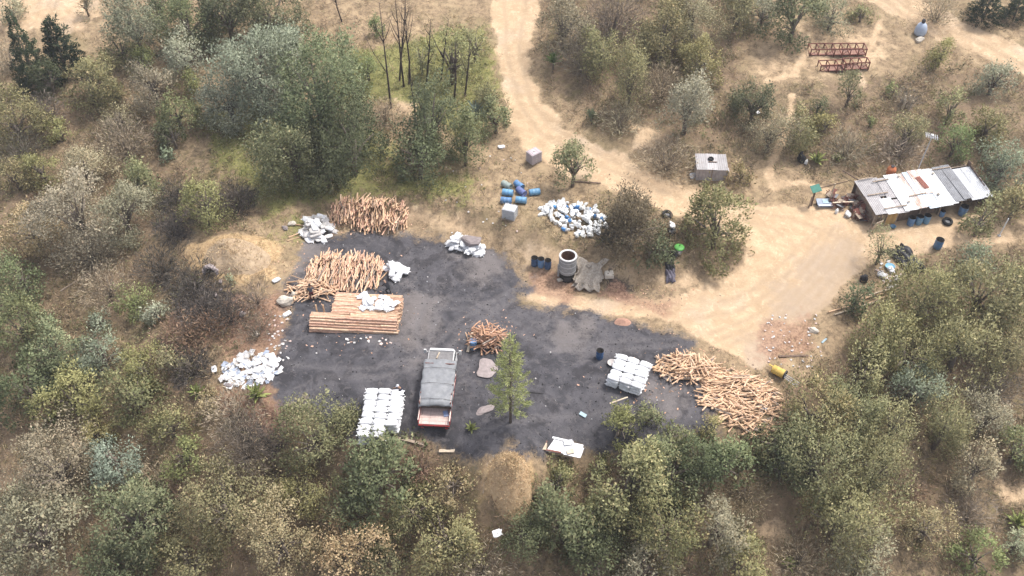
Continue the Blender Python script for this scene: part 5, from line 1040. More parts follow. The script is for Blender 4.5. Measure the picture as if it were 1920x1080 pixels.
# ------------------------------------------------------------------ the covered truck
def truck():
    rear = GP(815, 812); front = GP(829, 700); d = (front - rear); d.z = 0; yaw = math.atan2(d.y, d.x) - math.pi / 2
    t = thing('cargo_truck', 'cargo truck parked in the yard with its bed under a grey tarpaulin', 'truck', rear, yaw)
    W = 2.35; L = 6.6; z0 = 1.0      # +y forward, rear at y = 0
    MB().box((-.4, 3.2, .72), (.12, 6.2, .2)).box((.4, 3.2, .72), (.12, 6.2, .2)).box((0, .3, .72), (.7, .12, .16)).box((0, 3.0, .72), (.7, .12, .16)).build('chassis', DARK, t)
    b = MB()
    for i in range(9): b.box((-W / 2 + .13 + i * .261, 2.35, z0 - .03), (.25, 4.62, .06))
    b.build('bed_floor', WOOD, t)
    for s in (-1, 1):
        side = MB().box((s * (W / 2 - .02), 2.35, z0 + .2), (.05, 4.6, .42)).build('side_panel', REDP, t)
        for k in range(5): MB().box((s * (W / 2 - .02), 1.2 + k * .85, z0 + .6), (.07, .09, 1.2)).build('stake', RUST, side)
        for k in range(2): MB().box((s * (W / 2 - .035), 2.95, z0 + .62 + k * .36), (.03, 3.4, .2)).build('slat', PINK if k % 2 else RUST, side)
        MB().box((s * (W / 2 - .02), 2.35, z0 + .43), (.08, 4.6, .05)).build('top_rail', PINK, side)
    MB().box((0, 4.66, z0 + .75), (W - .12, .06, 1.5)).build('headboard', RUST, t)
    fp = MB()
    for k in range(5): fp.box((0, .02 + .3 * k + .15, z0 + .025), (W - .12, .285, .03))
    fl_ = fp.build('floor_planks', PINK, t)
    for k in range(4): MB().box((-.95 + .6 * k, .7, z0 + .05), (.05, 1.4, .015)).build('floor_strip', M('worn_metal_strip', (.50, .42, .38), (.36, .27, .23), 5, .6), fl_)
    MB().box((.78, 1.0, z0 + .09), (.36, .5, .1), (0, 0, .3)).build('blue_bundle', M('faded_blue_sign', (.22, .32, .58), (.40, .45, .62), 6, .5), t)
    tg = MB().box((0, -.06, z0 - .03), (W - .06, .05, .12)).build('tailgate', REDP, t)
    for x in (-.8, 0, .8): MB().box((x, -.095, z0 - .03), (.09, .02, .1)).build('hinge', DARK, tg)
    for k in range(2):
        for x in (-.72, 0, .72): o = put('load_sack', SACKS2[k], t, (x, 2.1 + k * .65, z0 + .06), (0, 0, .1 * x)); o.scale = (.68, 1, 1)
    bp = MB().box((0, .1, z0 - .42), (W - .2, .12, .14)).build('bumper', DARK, t); 
    for x in (-1.0, 1.0): MB().box((x * .9, .03, z0 - .42), (.2, .03, .1)).build('tail_light', M('tail_lamp', (.35, .02, .02), (.3, .02, .02), 5, .3), bp)
    # tarpaulin draped over the hoops
    nu, nv = 44, 40; mb = MB(); n_ = lambda u, v, s: float(vnoise(np.array(u), np.array(v), s)) - .5
    for j in range(nv + 1):
        v = j / nv; y = 1.02 + v * 4.0; zt = 2.02 + .5 * v
        for i in range(nu + 1):
            u = i / nu * 2 - 1; over = .45
            x = u * (W / 2 + .08); zz = zt + .10 * (1 - u * u)
            if abs(u) > .9:
                q = (abs(u) - .9) / .1; x = math.copysign(W / 2 + .05 + .03 * math.sin(y * 7), u); zz = zt - .02 - q * over * (1 + .35 * n_(y * 1.2, u * 3, 4))
            zz += .16 * n_(u * 1.6 + 5, y * .9, 9) + .05 * n_(u * 5, y * 3, 11) - .05 * abs(math.sin(y * math.pi / 1.2)) * (abs(u) < .9)
            zz += .06 * math.sin((x * 1.1 - y) * 5 + 2 * n_(x, y, 3)) * max(0, .5 + u * .5)      # diagonal pulls
            if v < .06: zz -= (.06 - v) * 3.0 * (1 + .8 * n_(u * 3, 0, 5))
            if u < -.3 and v < .15: zz -= .07
            mb.v.append((x, y, zz))
    for j in range(nv):
        for i in range(nu): k = j * (nu + 1) + i; mb.f.append([k, k + 1, k + nu + 2, k + nu + 1]); mb.mi.append(0)
    tp = mb.build('tarpaulin', TARP, t, True); md = tp.modifiers.new('thickness', 'SOLIDIFY'); md.thickness = .02
    for k in range(4): MB().tube([(-1.1, 1.2 + k * 1.1, z0 + .6), (-.95, 1.2 + k * 1.1, 1.86 + .14 * k), (0, 1.2 + k * 1.1, 1.9 + .14 * k), (.95, 1.2 + k * 1.1, 1.86 + .14 * k), (1.1, 1.2 + k * 1.1, z0 + .6)], .025, 6).build('hoop', DARK, t)
    for k in range(3):
        y = 1.5 + k * 1.35; z_ = 2.02 + .5 * (y - 1.02) / 4.0
        MB().tube([(-1.24, y, z_ - .5), (-1.22, y, z_ - .02), (-.6, y + .02, z_ + .12), (0, y - .02, z_ + .14), (.6, y, z_ + .12), (1.22, y, z_ - .02), (1.24, y, z_ - .5)], .014, 5).build('rope', DARK, t)
    # cab
    c = MB(); prof = [(4.85, .75), (4.85, 2.3), (4.95, 2.42), (6.0, 2.42), (6.2, 2.32), (6.55, 1.65), (6.62, 1.55), (6.65, .75)]
    for x in (-1.05, 1.05):
        for y, z in prof: c.v.append((x * (.94 if z > 2 else 1), y, z))
    m = len(prof); c.f += [list(range(m)), list(range(m, 2 * m))[::-1]] + [[i, (i + 1) % m, m + (i + 1) % m, m + i][::-1] for i in range(m)]; c.mi += [0] * (m + 2)
    cab = c.build('cab', TRWHITE, t)
    MB().box((0, 6.405, 1.99), (1.7, .03, .62), (R(27.6), 0, 0)).build('windscreen', GLASS, cab); MB().box((0, 5.42, 2.45), (1.86, .95, .05)).build('roof_panel', M('dusty_grey_roof', (.20, .19, .19), (.13, .125, .125), 4, .8), cab); MB().box((0, 6.02, 2.50), (1.95, .22, .14), None, 0, .9).build('sun_visor', TRWHITE, cab); MB().tube([(-.3, 5.1, 2.55), (-.15, 5.7, 2.56)], .05, 6).build('spare_pole', PALEWOOD, cab)
    for s in (-1, 1):
        dr = MB().box((s * 1.055, 5.6, 1.25), (.03, 1.1, .95)).build('door', TRWHITE, cab); MB().box((s * 1.045, 5.65, 1.99), (.03, .95, .5)).build('side_window', GLASS, cab)
        MB().tube([(s * 1.05, 6.2, 1.9), (s * 1.32, 6.35, 2.0)], .02, 6).box((s * 1.36, 6.35, 1.9), (.2, .08, .42)).build('mirror', TRWHITE, cab)
        MB().box((s * .8, 6.67, 1.0), (.28, .04, .18)).build('headlight', STEEL, cab)
    MB().box((0, 6.68, .62), (2.1, .14, .22)).build('front_bumper', TRWHITE, t)
    def wheel(x, y):
        w = MB(); w.lathe([(.30, -.13), (.46, -.12), (.48, 0), (.46, .12), (.30, .13)], 20, cap=False); o = w.build('wheel', RUBBER, t, True, loc=(x, y, .47), rot=(0, R(90), 0))
        MB().lathe([(.30, .10), (.29, .05), (.10, .04), (.08, .12), (.001, .12)], 16, cap=False).lathe([(.30, -.10), (.29, -.05), (.10, -.04), (.08, -.12), (.001, -.12)], 16, cap=False).build('rim', TRWHITE, o)
    for x in (-1.0, -.70, .70, 1.0): wheel(x, 1.15)
    for x in (-.95, .95): wheel(x, 5.75)
truck()

# ------------------------------------------------------------------ people
def person(px, py, yaw, label, shirt, trousers, lean=0.0, arms=((.25, -.1), (.25, -.1)), cap=None, skin=SKIN, squat=0.0, reach=0.0):
    p = GP(px, py); t = thing('person', label, 'person', p, yaw)
    V, E, RD, TG = [], [], [], []
    def jt(co, r, par, tg):
        V.append(Vector(co)); RD.append(r); TG.append(tg)
        if par is not None: E.append((par, len(V) - 1))
        return len(V) - 1
    hz = .95 - squat; ly = lambda z: math.sin(lean) * (z - hz); lz = lambda z: hz + math.cos(lean) * (z - hz)
    S = lambda x, z, dy=0: (x, ly(z) + dy, lz(z))
    pel = jt((0, 0, hz), (.15, .11), None, 'T'); wa = jt(S(0, hz + .18), (.135, .10), pel, 'S'); ch = jt(S(0, hz + .40), (.17, .12), wa, 'S'); nk = jt(S(0, hz + .55), (.065, .065), ch, 'K')
    hd0 = jt(S(0, hz + .66, .02), (.085, .10), nk, 'K'); hd1 = jt(S(0, hz + .78, .02), (.08, .09), hd0, 'K'); jt(S(0, hz + .68, .12), (.022, .025), hd0, 'K')
    for s in (-1, 1):
        jt(S(s * .095, hz + .70, .01), (.015, .025), hd0, 'K')
        hp = jt((s * .10, 0, hz - .06), (.10, .105), pel, 'T'); kn = jt((s * (.12 + squat * .4), .06 + squat * .9, (hz - .06) * .53), (.065, .07), hp, 'T'); an = jt((s * .13, -.02, .09), (.045, .05), kn, 'T'); jt((s * .15, .14, .04), (.045, .035), an, 'B')
        a, f = arms[0 if s < 0 else 1]
        sh = jt(S(s * .20, hz + .46), (.065, .065), ch, 'S'); shp = V[sh]
        el = jt(shp + Vector((s * .28 * math.sin(a), .28 * f + reach * .1, -.27 * math.cos(a))), (.048, .048), sh, 'S'); wr = jt(V[el] + Vector((s * .10 * math.sin(a), .16 + f * .12 + reach * .15, -.17)), (.032, .03), el, 'K')
        pm = jt(V[wr] + Vector((0, .05, -.06)), (.038, .022), wr, 'K'); b = V[pm]
        for k in range(4): q = jt(b + Vector(((k - 1.5) * .02, .03, -.045 - .004 * (1.5 - abs(k - 1.5)))), .009, pm, 'K'); jt(V[q] + Vector((0, .012, -.035)), .008, q, 'K')
        q = jt(b + Vector((-s * .04, .02, -.01)), .010, pm, 'K'); jt(V[q] + Vector((-s * .01, .02, -.03)), .009, q, 'K')
    me = bpy.data.meshes.new('body'); me.from_pydata(V, E, []); o = put('body', me, t)
    o.modifiers.new('skin', 'SKIN'); sd = o.modifiers.new('sub', 'SUBSURF'); sd.levels = sd.render_levels = 2
    for v, rr in zip(me.skin_vertices[0].data, RD): v.radius = rr if hasattr(rr, '__len__') else (rr, rr)
    me.skin_vertices[0].data[0].use_root = True
    dg = bpy.context.evaluated_depsgraph_get(); m2 = bpy.data.meshes.new_from_object(o.evaluated_get(dg)); o.modifiers.clear(); o.data = m2
    m2.materials.clear()
    for m_ in (shirt, trousers, skin, BLACK): m2.materials.append(m_)
    VA = np.array(V); EA = np.array(E); A, B = VA[EA[:, 0]], VA[EA[:, 1]]; ab = B - A
    code = {'S': 0, 'T': 1, 'K': 2, 'B': 3}
    for f in m2.polygons:
        c_ = np.array(f.center); u = np.clip(((c_ - A) * ab).sum(1) / (ab ** 2).sum(1), 0, 1); dd = np.linalg.norm(A + ab * u[:, None] - c_, axis=1); e = int(dd.argmin())
        tg = TG[EA[e, 1]] if u[e] > .35 else TG[EA[e, 0]]; f.material_index = code[tg]; f.use_smooth = True
    h = VA[5]; hb = MB(); hb.lathe([(.001, .115), (.06, .10), (.10, .04), (.112, -.03)], 14, cap=False)
    if cap: hb.add([(-.09, .08, -.01), (.09, .08, -.01), (.08, .2, -.03), (-.08, .2, -.03)], [(0, 1, 2, 3)])
    hb.build('cap' if cap else 'hair', cap or BLACK, t, True, loc=tuple(h), rot=(-lean, 0, 0))
person(586, 563, R(15), 'worker in grey shirt and dark red trousers standing by the small log pile', M('grey_shirt', (.10, .10, .115), (.07, .07, .08), 8, .9), M('maroon_trousers', (.13, .03, .035), (.09, .022, .025), 8, .9), .12, ((.3, .1), (.3, .2)))
person(759, 750, R(80), 'worker in dark clothes and pale cap leaning over the stacked sacks', M('navy_shirt', (.03, .03, .045), (.02, .02, .03), 8, .9), M('black_trousers', (.022, .026, .03), (.015, .018, .02), 8, .9), .55, ((.2, .6), (.2, .6)), M('pale_cap', (.6, .6, .64), (.5, .5, .54), 8, .8), reach=1.0)
person(730, 551, R(40), 'worker in black clothes bending down behind the squared pole stack', M('black_shirt', (.02, .02, .026), (.014, .014, .018), 8, .9), M('black_trousers', (.022, .026, .03), (.015, .018, .02), 8, .9), 1.0, ((.2, .5), (.2, .5)), squat=.2)

# ------------------------------------------------------------------ corrugated iron
def corrugated(w, L, mat, amp=.03, pitch=.15, bow=0.0, th=.006):
    """sheet running along y, ridges along y"""
    mb = MB(); n = max(8, int(w / pitch * 6)); m = 6
    for j in range(m + 1):
        for i in range(n + 1):
            x = (i / n - .5) * w; mb.v.append((x, (j / m - .5) * L, amp * math.sin(x / pitch * 2 * math.pi) + bow * (1 - (2 * j / m - 1) ** 2)))
    for j in range(m):
        for i in range(n): k = j * (n + 1) + i; mb.f.append([k, k + 1, k + n + 2, k + n + 1]); mb.mi.append(0)
    k0 = len(mb.v); f0 = list(mb.f)
    mb.v += [(x, y, z - th) for x, y, z in mb.v]; mb.f += [[k0 + i for i in f][::-1] for f in f0]; mb.mi += [0] * len(f0)
    return mb
SHW = M('white_roof_sheet', (.78, .78, .78), (.60, .60, .61), 2, .5, bump=.05); SHG = M('grey_fibre_sheet', (.43, .41, .41), (.33, .31, .31), 2, .9, bump=.1); SHR = M('rust_streaked_sheet', (.72, .71, .70), (.48, .30, .23), 1.6, .6, bump=.05, stretch=(2, .5, 1), detail=4)
SHB = M('bluish_sheet', (.60, .66, .72), (.48, .54, .61), 2, .5, bump=.05); SHD = M('dark_grey_sheet', (.23, .235, .25), (.17, .17, .18), 2, .6, bump=.05); SHP = M('pale_zinc_sheet', (.55, .56, .58), (.42, .43, .45), 2, .5, metal=.2, bump=.05)
def shack():
    g = GP(1640, 418); fz = g.z
    A = Vector(at_z(1642, 402, fz + 1.6)); B = Vector(at_z(1858, 366, fz + 1.65)); d = B - A; L = math.hypot(d.x, d.y); yaw = math.atan2(d.y, d.x); D = 4.2
    t = thing('shack', 'low shack with patched corrugated iron roof at the road end', 'shack', (A.x, A.y, fz), yaw)
    # local: x along the front, y towards the back
    gl = lambda x, y: gz1(A.x + x * math.cos(yaw) - y * math.sin(yaw), A.y + x * math.sin(yaw) + y * math.cos(yaw)) - fz
    rise = .45
    sl = math.atan2(rise, D); zf = 1.6
    rf = MB(); 
    for x in np.linspace(.1, L - .1, 8): rf.tube([(x, -.1, zf - .1), (x, D + .05, zf - .1 + rise)], .05, 6)
    for y in (.1, D / 2, D - .1): rf.tube([(0, y, zf - .05 + rise * y / D - .1), (L, y, zf - .05 + rise * y / D - .1)], .045, 6)
    roof = rf.build('roof_frame', WOOD, t)
    spec = [(0.0,1.25,SHG,-.05,.55,1),(0.0,1.25,SHG,.50,.50,0),(1.1,1.0,SHW,-.1,.45,1),(1.0,1.1,SHG,.45,.55,0),(1.95,1.05,SHG,-.12,.4,0),(1.9,1.1,SHG,.35,.6,1),(2.75,1.2,SHW,-.1,1.08,2),(3.7,1.1,SHR,-.08,1.06,1),(4.6,.7,SHB,-.06,1.05,2),(5.1,1.3,SHR,.3,.72,3),(5.0,1.3,SHB,-.14,.5,1),(6.1,1.1,SHW,-.15,1.1,3),(7.0,.8,SHW,-.1,1.06,1),(7.6,1.0,SHD,-.05,1.05,2),(8.4,.9,SHD,-.02,1.04,3),(9.1,1.15,SHP,-.1,.95,2),(10.1,1.1,SHP,-.08,.93,3)]
    sc = L / 11.1; r = random.Random(2)
    for x, w, m_, y0, ll, lay in spec:
        x, w = x * sc, w * sc; ln = D * ll
        yc = D * y0 + ln / 2 if y0 > 0 else y0 * 3 + ln / 2
        o = corrugated(w * 1.06, ln, m_, .022, .17).build('roof_sheet', m_, roof, True); o.location = (x + w / 2, yc, zf + .04 + lay * .035 + rise * yc / D); o.rotation_euler = (sl + r.uniform(-.012, .012), r.uniform(-.015, .015), r.uniform(-.025, .025))
    MB().box((0, 0, 0), (.5, 1.5, .01)).build('rust_patch', RUST, roof, loc=(5.75 * sc, 2.6, zf + .20 + rise * 2.6 / D), rot=(sl, 0, .12))
    for x, y, w_, a in [(1.2, 2.1, 2.0, 0), (2.2, 3.6, 1.6, .03), (1.0, 4.1, 1.4, .02), (4.6, 1.3, 1.7, .05), (2.0, .3, 2.2, 0), (8.3, 3.9, 1.8, 0)]:
        MB().box((0, 0, 0), (w_, .09, .06), (sl, 0, a)).build('roof_batten', WOOD, roof, loc=(x * sc, y, zf + .2 + rise * y / D))
    for x, y in [(3.4, .6), (6.4, .9), (7.2, 3.4), (4.0, 3.7)]:
        o = put('roof_stone', rock_mesh(int(x * 10), STONE, 1), roof, (x * sc, y, zf + .27 + rise * y / D)); o.scale = (.16, .13, .1)
    for x in (.75, 1.3, 2.4, 4.6, 6.6, 8.6, L - .2):
        MB().tube([(x, .12, gl(x, .12) - .2), (x, .12, zf - .06)], .065, 7).build('post', WOOD, t); MB().tube([(x, D - .12, gl(x, D) - .2), (x, D - .12, zf - .06 + rise)], .065, 7).build('post', WOOD, t)
    def panel(x0, x1, z0_, z1_, mat, y=.12, name='wall_panel', n=4):
        w = (x1 - x0) / n
        for i in range(n):
            b = gl(x0 + w * (i + .5), y); MB().box((0, 0, 0), (w * .96, .04, z1_ - z0_), (0, r.uniform(-.015, .015), 0)).build(name, mat, t, loc=(x0 + w * (i + .5), y + r.uniform(-.012, .012), b + (z0_ + z1_) / 2))
    panel(1.3 * 1.0, 2.35, .05, 1.4, M('ochre_board', (.50, .33, .13), (.40, .25, .10), 3, .8), name='board', n=4)
    panel(2.5, 4.5, .0, 1.42, BROWNWOOD, .3, 'board', 8); panel(4.7, 6.5, .0, 1.42, BROWNWOOD, .5, 'board', 8); panel(8.7, L - .3, 0, 1.4, BROWNWOOD, .9, 'board', 8)
    for x in np.arange(.3, L - .2, .55): g_ = gl(float(x), D); hb_ = max(.3, zf + rise - .22 - g_); MB().box((0, 0, 0), (.5, .04, hb_)).build('board', BROWNWOOD, t, loc=(float(x), D - .06, g_ + hb_ / 2))
    for y in np.arange(.3, D - .1, .5):
        MB().box((0, 0, 0), (.04, .46, 1.5)).build('board', WOOD, t, loc=(.35, float(y), gl(0, float(y)) + .72)); MB().box((0, 0, 0), (.04, .46, 1.5)).build('board', BROWNWOOD, t, loc=(L - .06, float(y), gl(L, float(y)) + .72))  # left end boards in lighter wood to offset the shade there
    MB().box((0, 0, 0), (.9, .04, 1.25), (.25, .1, .3)).build('leaning_door', PALEWOOD, t, loc=(.25, -.3, gl(0, -.35) + .6))
    MB().tube([(-.35, -.3, gl(0, 0)), (.1, .1, 1.3)], .05, 6).build('prop', WOOD, t)
    return t, A, yaw, fz, L, D
SH, SA, SYAW, SFZ, SL, SD = shack()
def sloc(x, y, z): return Vector((SA.x + x * math.cos(SYAW) - y * math.sin(SYAW), SA.y + x * math.sin(SYAW) + y * math.cos(SYAW), SFZ + z))
# aerial behind the shack
q = sloc(SL * .56, SD + .15, 0); q.z = gz1(q.x, q.y)
t = thing('television_aerial', 'television aerial on a thin leaning mast behind the shack', 'aerial', q); MB().tube([(0, 0, -.2), (.35, .2, 5.0)], .05, 7).build('mast', STEEL, t)
b = MB().tube([(-.25, .3, 5.05), (.85, 0, 4.9)], .025, 6)
for i in range(7): c = Vector((-.2 + i * .16, .29 - i * .045, 5.04 - i * .02)); b.tube([c + Vector((.1, .38, 0)), c - Vector((.1, .38, 0))], .03, 5)
b.build('antenna', STEEL, t); MB().box((.34, .2, 4.95), (.22, .22, .3)).build('bracket', TRWHITE, t)
q = GP(1668, 330); t = thing('orange_tank', 'orange rounded plastic tank behind the shack roof', 'tank', q, .6); MB().lathe([(.001, 0), (.34, .05), (.42, .3), (.43, .7), (.36, .95), (.16, 1.05), (.15, 1.12), (.001, 1.12)], 18, cap=False).build('body', ORANGE, t, True); MB().lathe([(.17, 1.10), (.17, 1.18), (.001, 1.18)], 12, cap=False).build('cap', DARK, t)
q = sloc(7.1, -.75, 0); q.z = gz1(q.x, q.y); t = thing('tyre', 'old tyre lying in front of the shack', 'tyre', q)
def torus(Rr, rr, n=20, m=8):
    mb = MB()
    for i in range(n):
        for j in range(m):
            a, b_ = 2 * math.pi * i / n, 2 * math.pi * j / m; mb.v.append(((Rr + rr * math.cos(b_)) * math.cos(a), (Rr + rr * math.cos(b_)) * math.sin(a), rr * 1.1 * math.sin(b_) + rr))
    for i in range(n):
        for j in range(m): mb.f.append([i * m + j, ((i + 1) % n) * m + j, ((i + 1) % n) * m + (j + 1) % m, i * m + (j + 1) % m]); mb.mi.append(0)
    return mb
torus(.34, .13).build('tread', RUBBER, t, True, rot=(.2, 0, 0), loc=(0, 0, .05)); MB().lathe([(.22, .04), (.22, .16), (.06, .12), (.001, .12)], 14, cap=False).build('hub', M('grey_rim', (.22, .22, .23)), t)
q = GP(1250, 405); t = thing('tyre', 'old tyre lying in the scrub between the two broad bushes', 'tyre', q, 0); torus(.36, .14).build('tread', RUBBER, t, True, rot=(.15, .2, 0), loc=(0, 0, .08)); MB().lathe([(.22, .06), (.22, .18), (.001, .14)], 14, cap=False).build('hub', M('grey_rim', (.22, .22, .23)), t)

# ------------------------------------------------------------------ scrap heap left of the shack
def scrap(name, label, cat, px, py, build, yaw=0.0):
    q = GP(px, py); t = thing(name, label, cat, q, yaw); build(t); return t
BLUEMET = M('faded_blue_metal', (.30, .36, .46), (.20, .24, .31), 3, .5, bump=.1)
def s_hood(t): MB().box((0, 0, .3), (1.5, .9, .05), (.3, .12, 0)).build('panel', BLUEMET, t); MB().box((0, -.35, .2), (1.5, .06, .3), (.3, .12, 0)).build('edge', STEEL, t); MB().box((.1, .1, .38), (.6, .4, .03), (.3, .12, 0)).build('window', BSHEET, t); MB().box((0, .3, .15), (1.3, .1, .3)).build('prop', DARK, t)
scrap('car_bonnet', 'faded blue car panel lying at the left end of the scrap heap', 'car panel', 1545, 385, s_hood, .15)
def s_frame(t): 
    b = MB(); r = random.Random(5)
    for i in range(26): b.tube([(r.uniform(-.8, .8), r.uniform(-.4, .4), r.uniform(.02, .3)), (r.uniform(-.8, .8), r.uniform(-.4, .4), r.uniform(.1, .7))], .03, 5)
    b.build('rods', RUST, t)
    for i in range(4): MB().box((r.uniform(-.6, .6), r.uniform(-.4, .4), .25 + .12 * i), (.65, .5, .03), (r.uniform(-.6, .6), r.uniform(-.6, .6), r.random() * 3)).build('plate', [DARK, SHD, WOOD, RUST][i], t)
scrap('scrap_pile', 'tangle of rusty rods and plates in the middle of the scrap heap', 'scrap', 1572, 388, s_frame); scrap('scrap_pile', 'tangle of dark rods and boards against the shack end', 'scrap', 1606, 392, s_frame, 1.1); scrap('scrap_pile', 'twisted metal junk under the leaning board by the shack', 'scrap', 1620, 402, s_frame, 2.2)
scrap('scrap_pile', 'tangle of rods and boards at the back of the scrap heap', 'scrap', 1592, 378, s_frame, .5); scrap('scrap_pile', 'low junk at the left of the scrap heap behind the blue panel', 'scrap', 1560, 374, s_frame, 1.7); scrap('scrap_pile', 'low junk between the white sack and the plywood', 'scrap', 1612, 410, s_frame, 2.9)
scrap('scrap_pile', 'junk heaped under the left roof overhang of the shack', 'scrap', 1632, 385, s_frame, .9); scrap('scrap_pile', 'junk at the back left corner of the shack', 'scrap', 1622, 372, s_frame, 2.0)
def s_plank(t): MB().box((0, 0, .75), (.06, .95, 1.35), (0, .75, .3)).build('sheet', BROWNWOOD, t); MB().box((-.2, 0, .4), (.05, .8, .06)).build('rail', WOOD, t)
scrap('plywood_sheet', 'brown plywood sheet leaning against the shack corner', 'plywood', 1632, 411, s_plank)
q = GP(1588, 403); tag(put('sack', SACKS[2], None, q, (.5, .3, 1.1)), 'upright white sack in front of the scrap heap', 'sack')
q = GP(1568, 399); tag(put('jug', JW, None, q, (0, 0, 1)), 'small white jug in front of the scrap heap', 'jug')
for x, y, h, w_, lab in [(1555,378,2.1,.06,'thin upright pale post rising from the scrap heap'), (1516,390,1.3,.07,'short grey post under the dark green sheet'), (1598,412,1.0,.06,'short dark stake in front of the scrap heap')]:
    q = GP(x, y); tag(MB().tube([(0, 0, -.2), (.04, 0, h)], [w_, w_ * .85], 7).build('post', PALEWOOD if h > 2 else WOOD, None, loc=q), lab, 'post')
scrap('signboard', 'dark green sheet raised on a dark post left of the scrap heap', 'signboard', 1521, 385, lambda t: (MB().tube([(0, 0, -.2), (0, 0, 1.9)], .09, 7).build('post', BROWNWOOD, t), MB().box((0, 0, 1.95), (.85, .75, .05), (.35, -.2, .2)).build('sheet', TEALP, t)), 0)
board(1578, 388, 1.9, .1, .08, R(4), PALEWOOD, 'pale bar lying across the scrap heap', 'bar', 'bar', lift=.5); board(1610, 345, 3.6, .12, .1, R(-40), BROWNWOOD, 'bent dark branch reaching from the slope to the shack', 'fallen_branch', 'branch', round_=True, lift=.3); board(1560, 348, 3.4, .07, .1, R(18), BROWNWOOD, 'thin dark pipe running along the slope above the scrap heap', 'pipe', 'pipe', round_=True)

# ------------------------------------------------------------------ rubbish below the shack
for x, y, m_, s_, lab in [(1670,507,WHITE,.75,'left white bag in the rubbish below the shack'), (1652,517,WHITE,.8,'largest white bag in the rubbish below the shack'), (1682,524,WHITE2,.6,'right white bag in the rubbish below the shack'), (1668,540,WHITE2,.6,'lower white bag in the rubbish below the shack'), (1676,555,WHITE2,.5,'lowest white bag, half under the thicket')]:
    q = GP(x, y); o = put('rubbish_bag', sack_mesh('rubbish_bag', .95, .7, .38, int(x), m_), None, q, (.2, .1, x)); o.scale = (s_,) * 3; tag(o, lab, 'bag')
q = GP(1668, 502); t = thing('basin', 'light blue basin on the rubbish below the shack', 'basin', q); MB().lathe([(.26, 0), (.40, .2), (.42, .2), (.38, .18), (.25, .04), (.001, .04)], 16).build('bowl', M('sky_blue_plastic', (.25, .52, .70), (.2, .43, .6), 4, .4, bump=0), t, True)
def bag_mesh(seed, mat): 
    me = rock_mesh(seed, mat, 1); return me
def blackbag(px, py, s, label, h=1.0):
    q = GP(px, py); t = thing('rubbish_bag', label, 'bag', q); o = put('bag', rock_mesh(int(px), BLACK, 1), t, (0, 0, s * h * .7)); o.scale = (s, s * .9, s * h); MB().tube([(0, 0, s * h * 1.35), (.03, 0, s * h * 1.75)], [s * .12, s * .28], 7).build('knot', BLACK, t)
blackbag(1618, 527, .42, 'black bag beside the small leaning tree below the shack'); blackbag(1500, 302, .5, 'black bag beside the pale agave above the scrap heap', 1.2); blackbag(1258, 440, .45, 'black bag between the broad bushes above the bank'); blackbag(1262, 482, .4, 'black bag under the bucket with the green lid')
q = GP(1257, 432); tag(put('sack', SACKS[3], None, q + Vector((0, 0, .5)), (.6, .2, 1.5)), 'white and blue bag between the two broad bushes', 'sack'); q = GP(1503, 302); tag(put('jug', JW, None, q + Vector((.3, -.4, 0)), (0, .2, 1)), 'white jug beside the black bag near the pale agave', 'jug')
q = GP(1272, 474); t = thing('bucket', 'grey tub with a bright green lid at the top of the bank', 'bucket', q); MB().lathe([(.32, 0), (.40, .6), (.42, .62), (.001, .62)], 16).build('tub', M('grey_tub', (.32, .34, .36), (.26, .28, .3), 4, .5), t, True); MB().lathe([(.44, .60), (.44, .66), (.34, .72), (.001, .74)], 16, cap=False).build('lid', GREENP, t, True); MB().box((0, -.395, .33), (.2, .02, .3), (.1, 0, 0)).build('sticker', TRWHITE, t)

# ------------------------------------------------------------------ small grey hut beside the road
def hut():
    c = GP(1330, 326); t = thing('hut', 'small grey hut of stone and old sheets beside the road', 'hut', c, R(-3)); w, d, h = 2.7, 1.7, 1.25
    GREYP = M('grey_pinkish_plaster', (.46, .42, .42), (.34, .31, .31), 3, .9, bump=.4)
    gl = lambda x, y: gz1(c.x + x, c.y + y) - c.z
    b = MB(); b.box((0, -d / 2 + .08, h / 2 - .2), (w, .16, h + .4)); b.build('front_wall', GREYP, t); MB().box((0, d / 2 - .08, h / 2 - .1), (w, .16, h + .5)).build('back_wall', GREYP, t)
    for s in (-1, 1): MB().box((s * (w / 2 - .08), 0, h / 2 - .15), (.16, d - .33, h + .45)).build('side_wall', GREYP, t)
    for i in range(3):
        o = corrugated(1.02, d + .35, SHG, .012, .2).build('roof_sheet', SHG, t, True); o.location = (-.92 + i * .92, -.02, h + .16 + .02 * (i % 2)); o.rotation_euler = (.14, 0, [.03, -.02, .04][i])
    cv = torus(.2, .08, 16, 6).build('tyre_weight', RUBBER, t, True); cv.location = (-.05, .25, h + .24); MB().box((.1, -.1, h + .22), (.8, .08, .06)).build('roof_batten', BROWNWOOD, t)
    for i in range(7): MB().box((0, 0, 0), (.03, .02, .95)).build('groove', SLAB, t, loc=(-1.1 + i * .3, -d / 2 - .008, .55))
    MB().box((w / 2 + .12, -.4, .45), (.18, .5, .9), (0, .2, 0)).build('buttress', GREYP, t); MB().tube([(.05, -d / 2 - .12, gl(0, -1)), (.05, -d / 2 - .06, h + .1)], .045, 6).build('prop', WOOD, t)
    q = GP(1298, 330); tag(put('sack', SACKS[1], None, q, (.9, .3, .7)), 'white sack leaning at the left corner of the grey hut', 'sack')
hut()

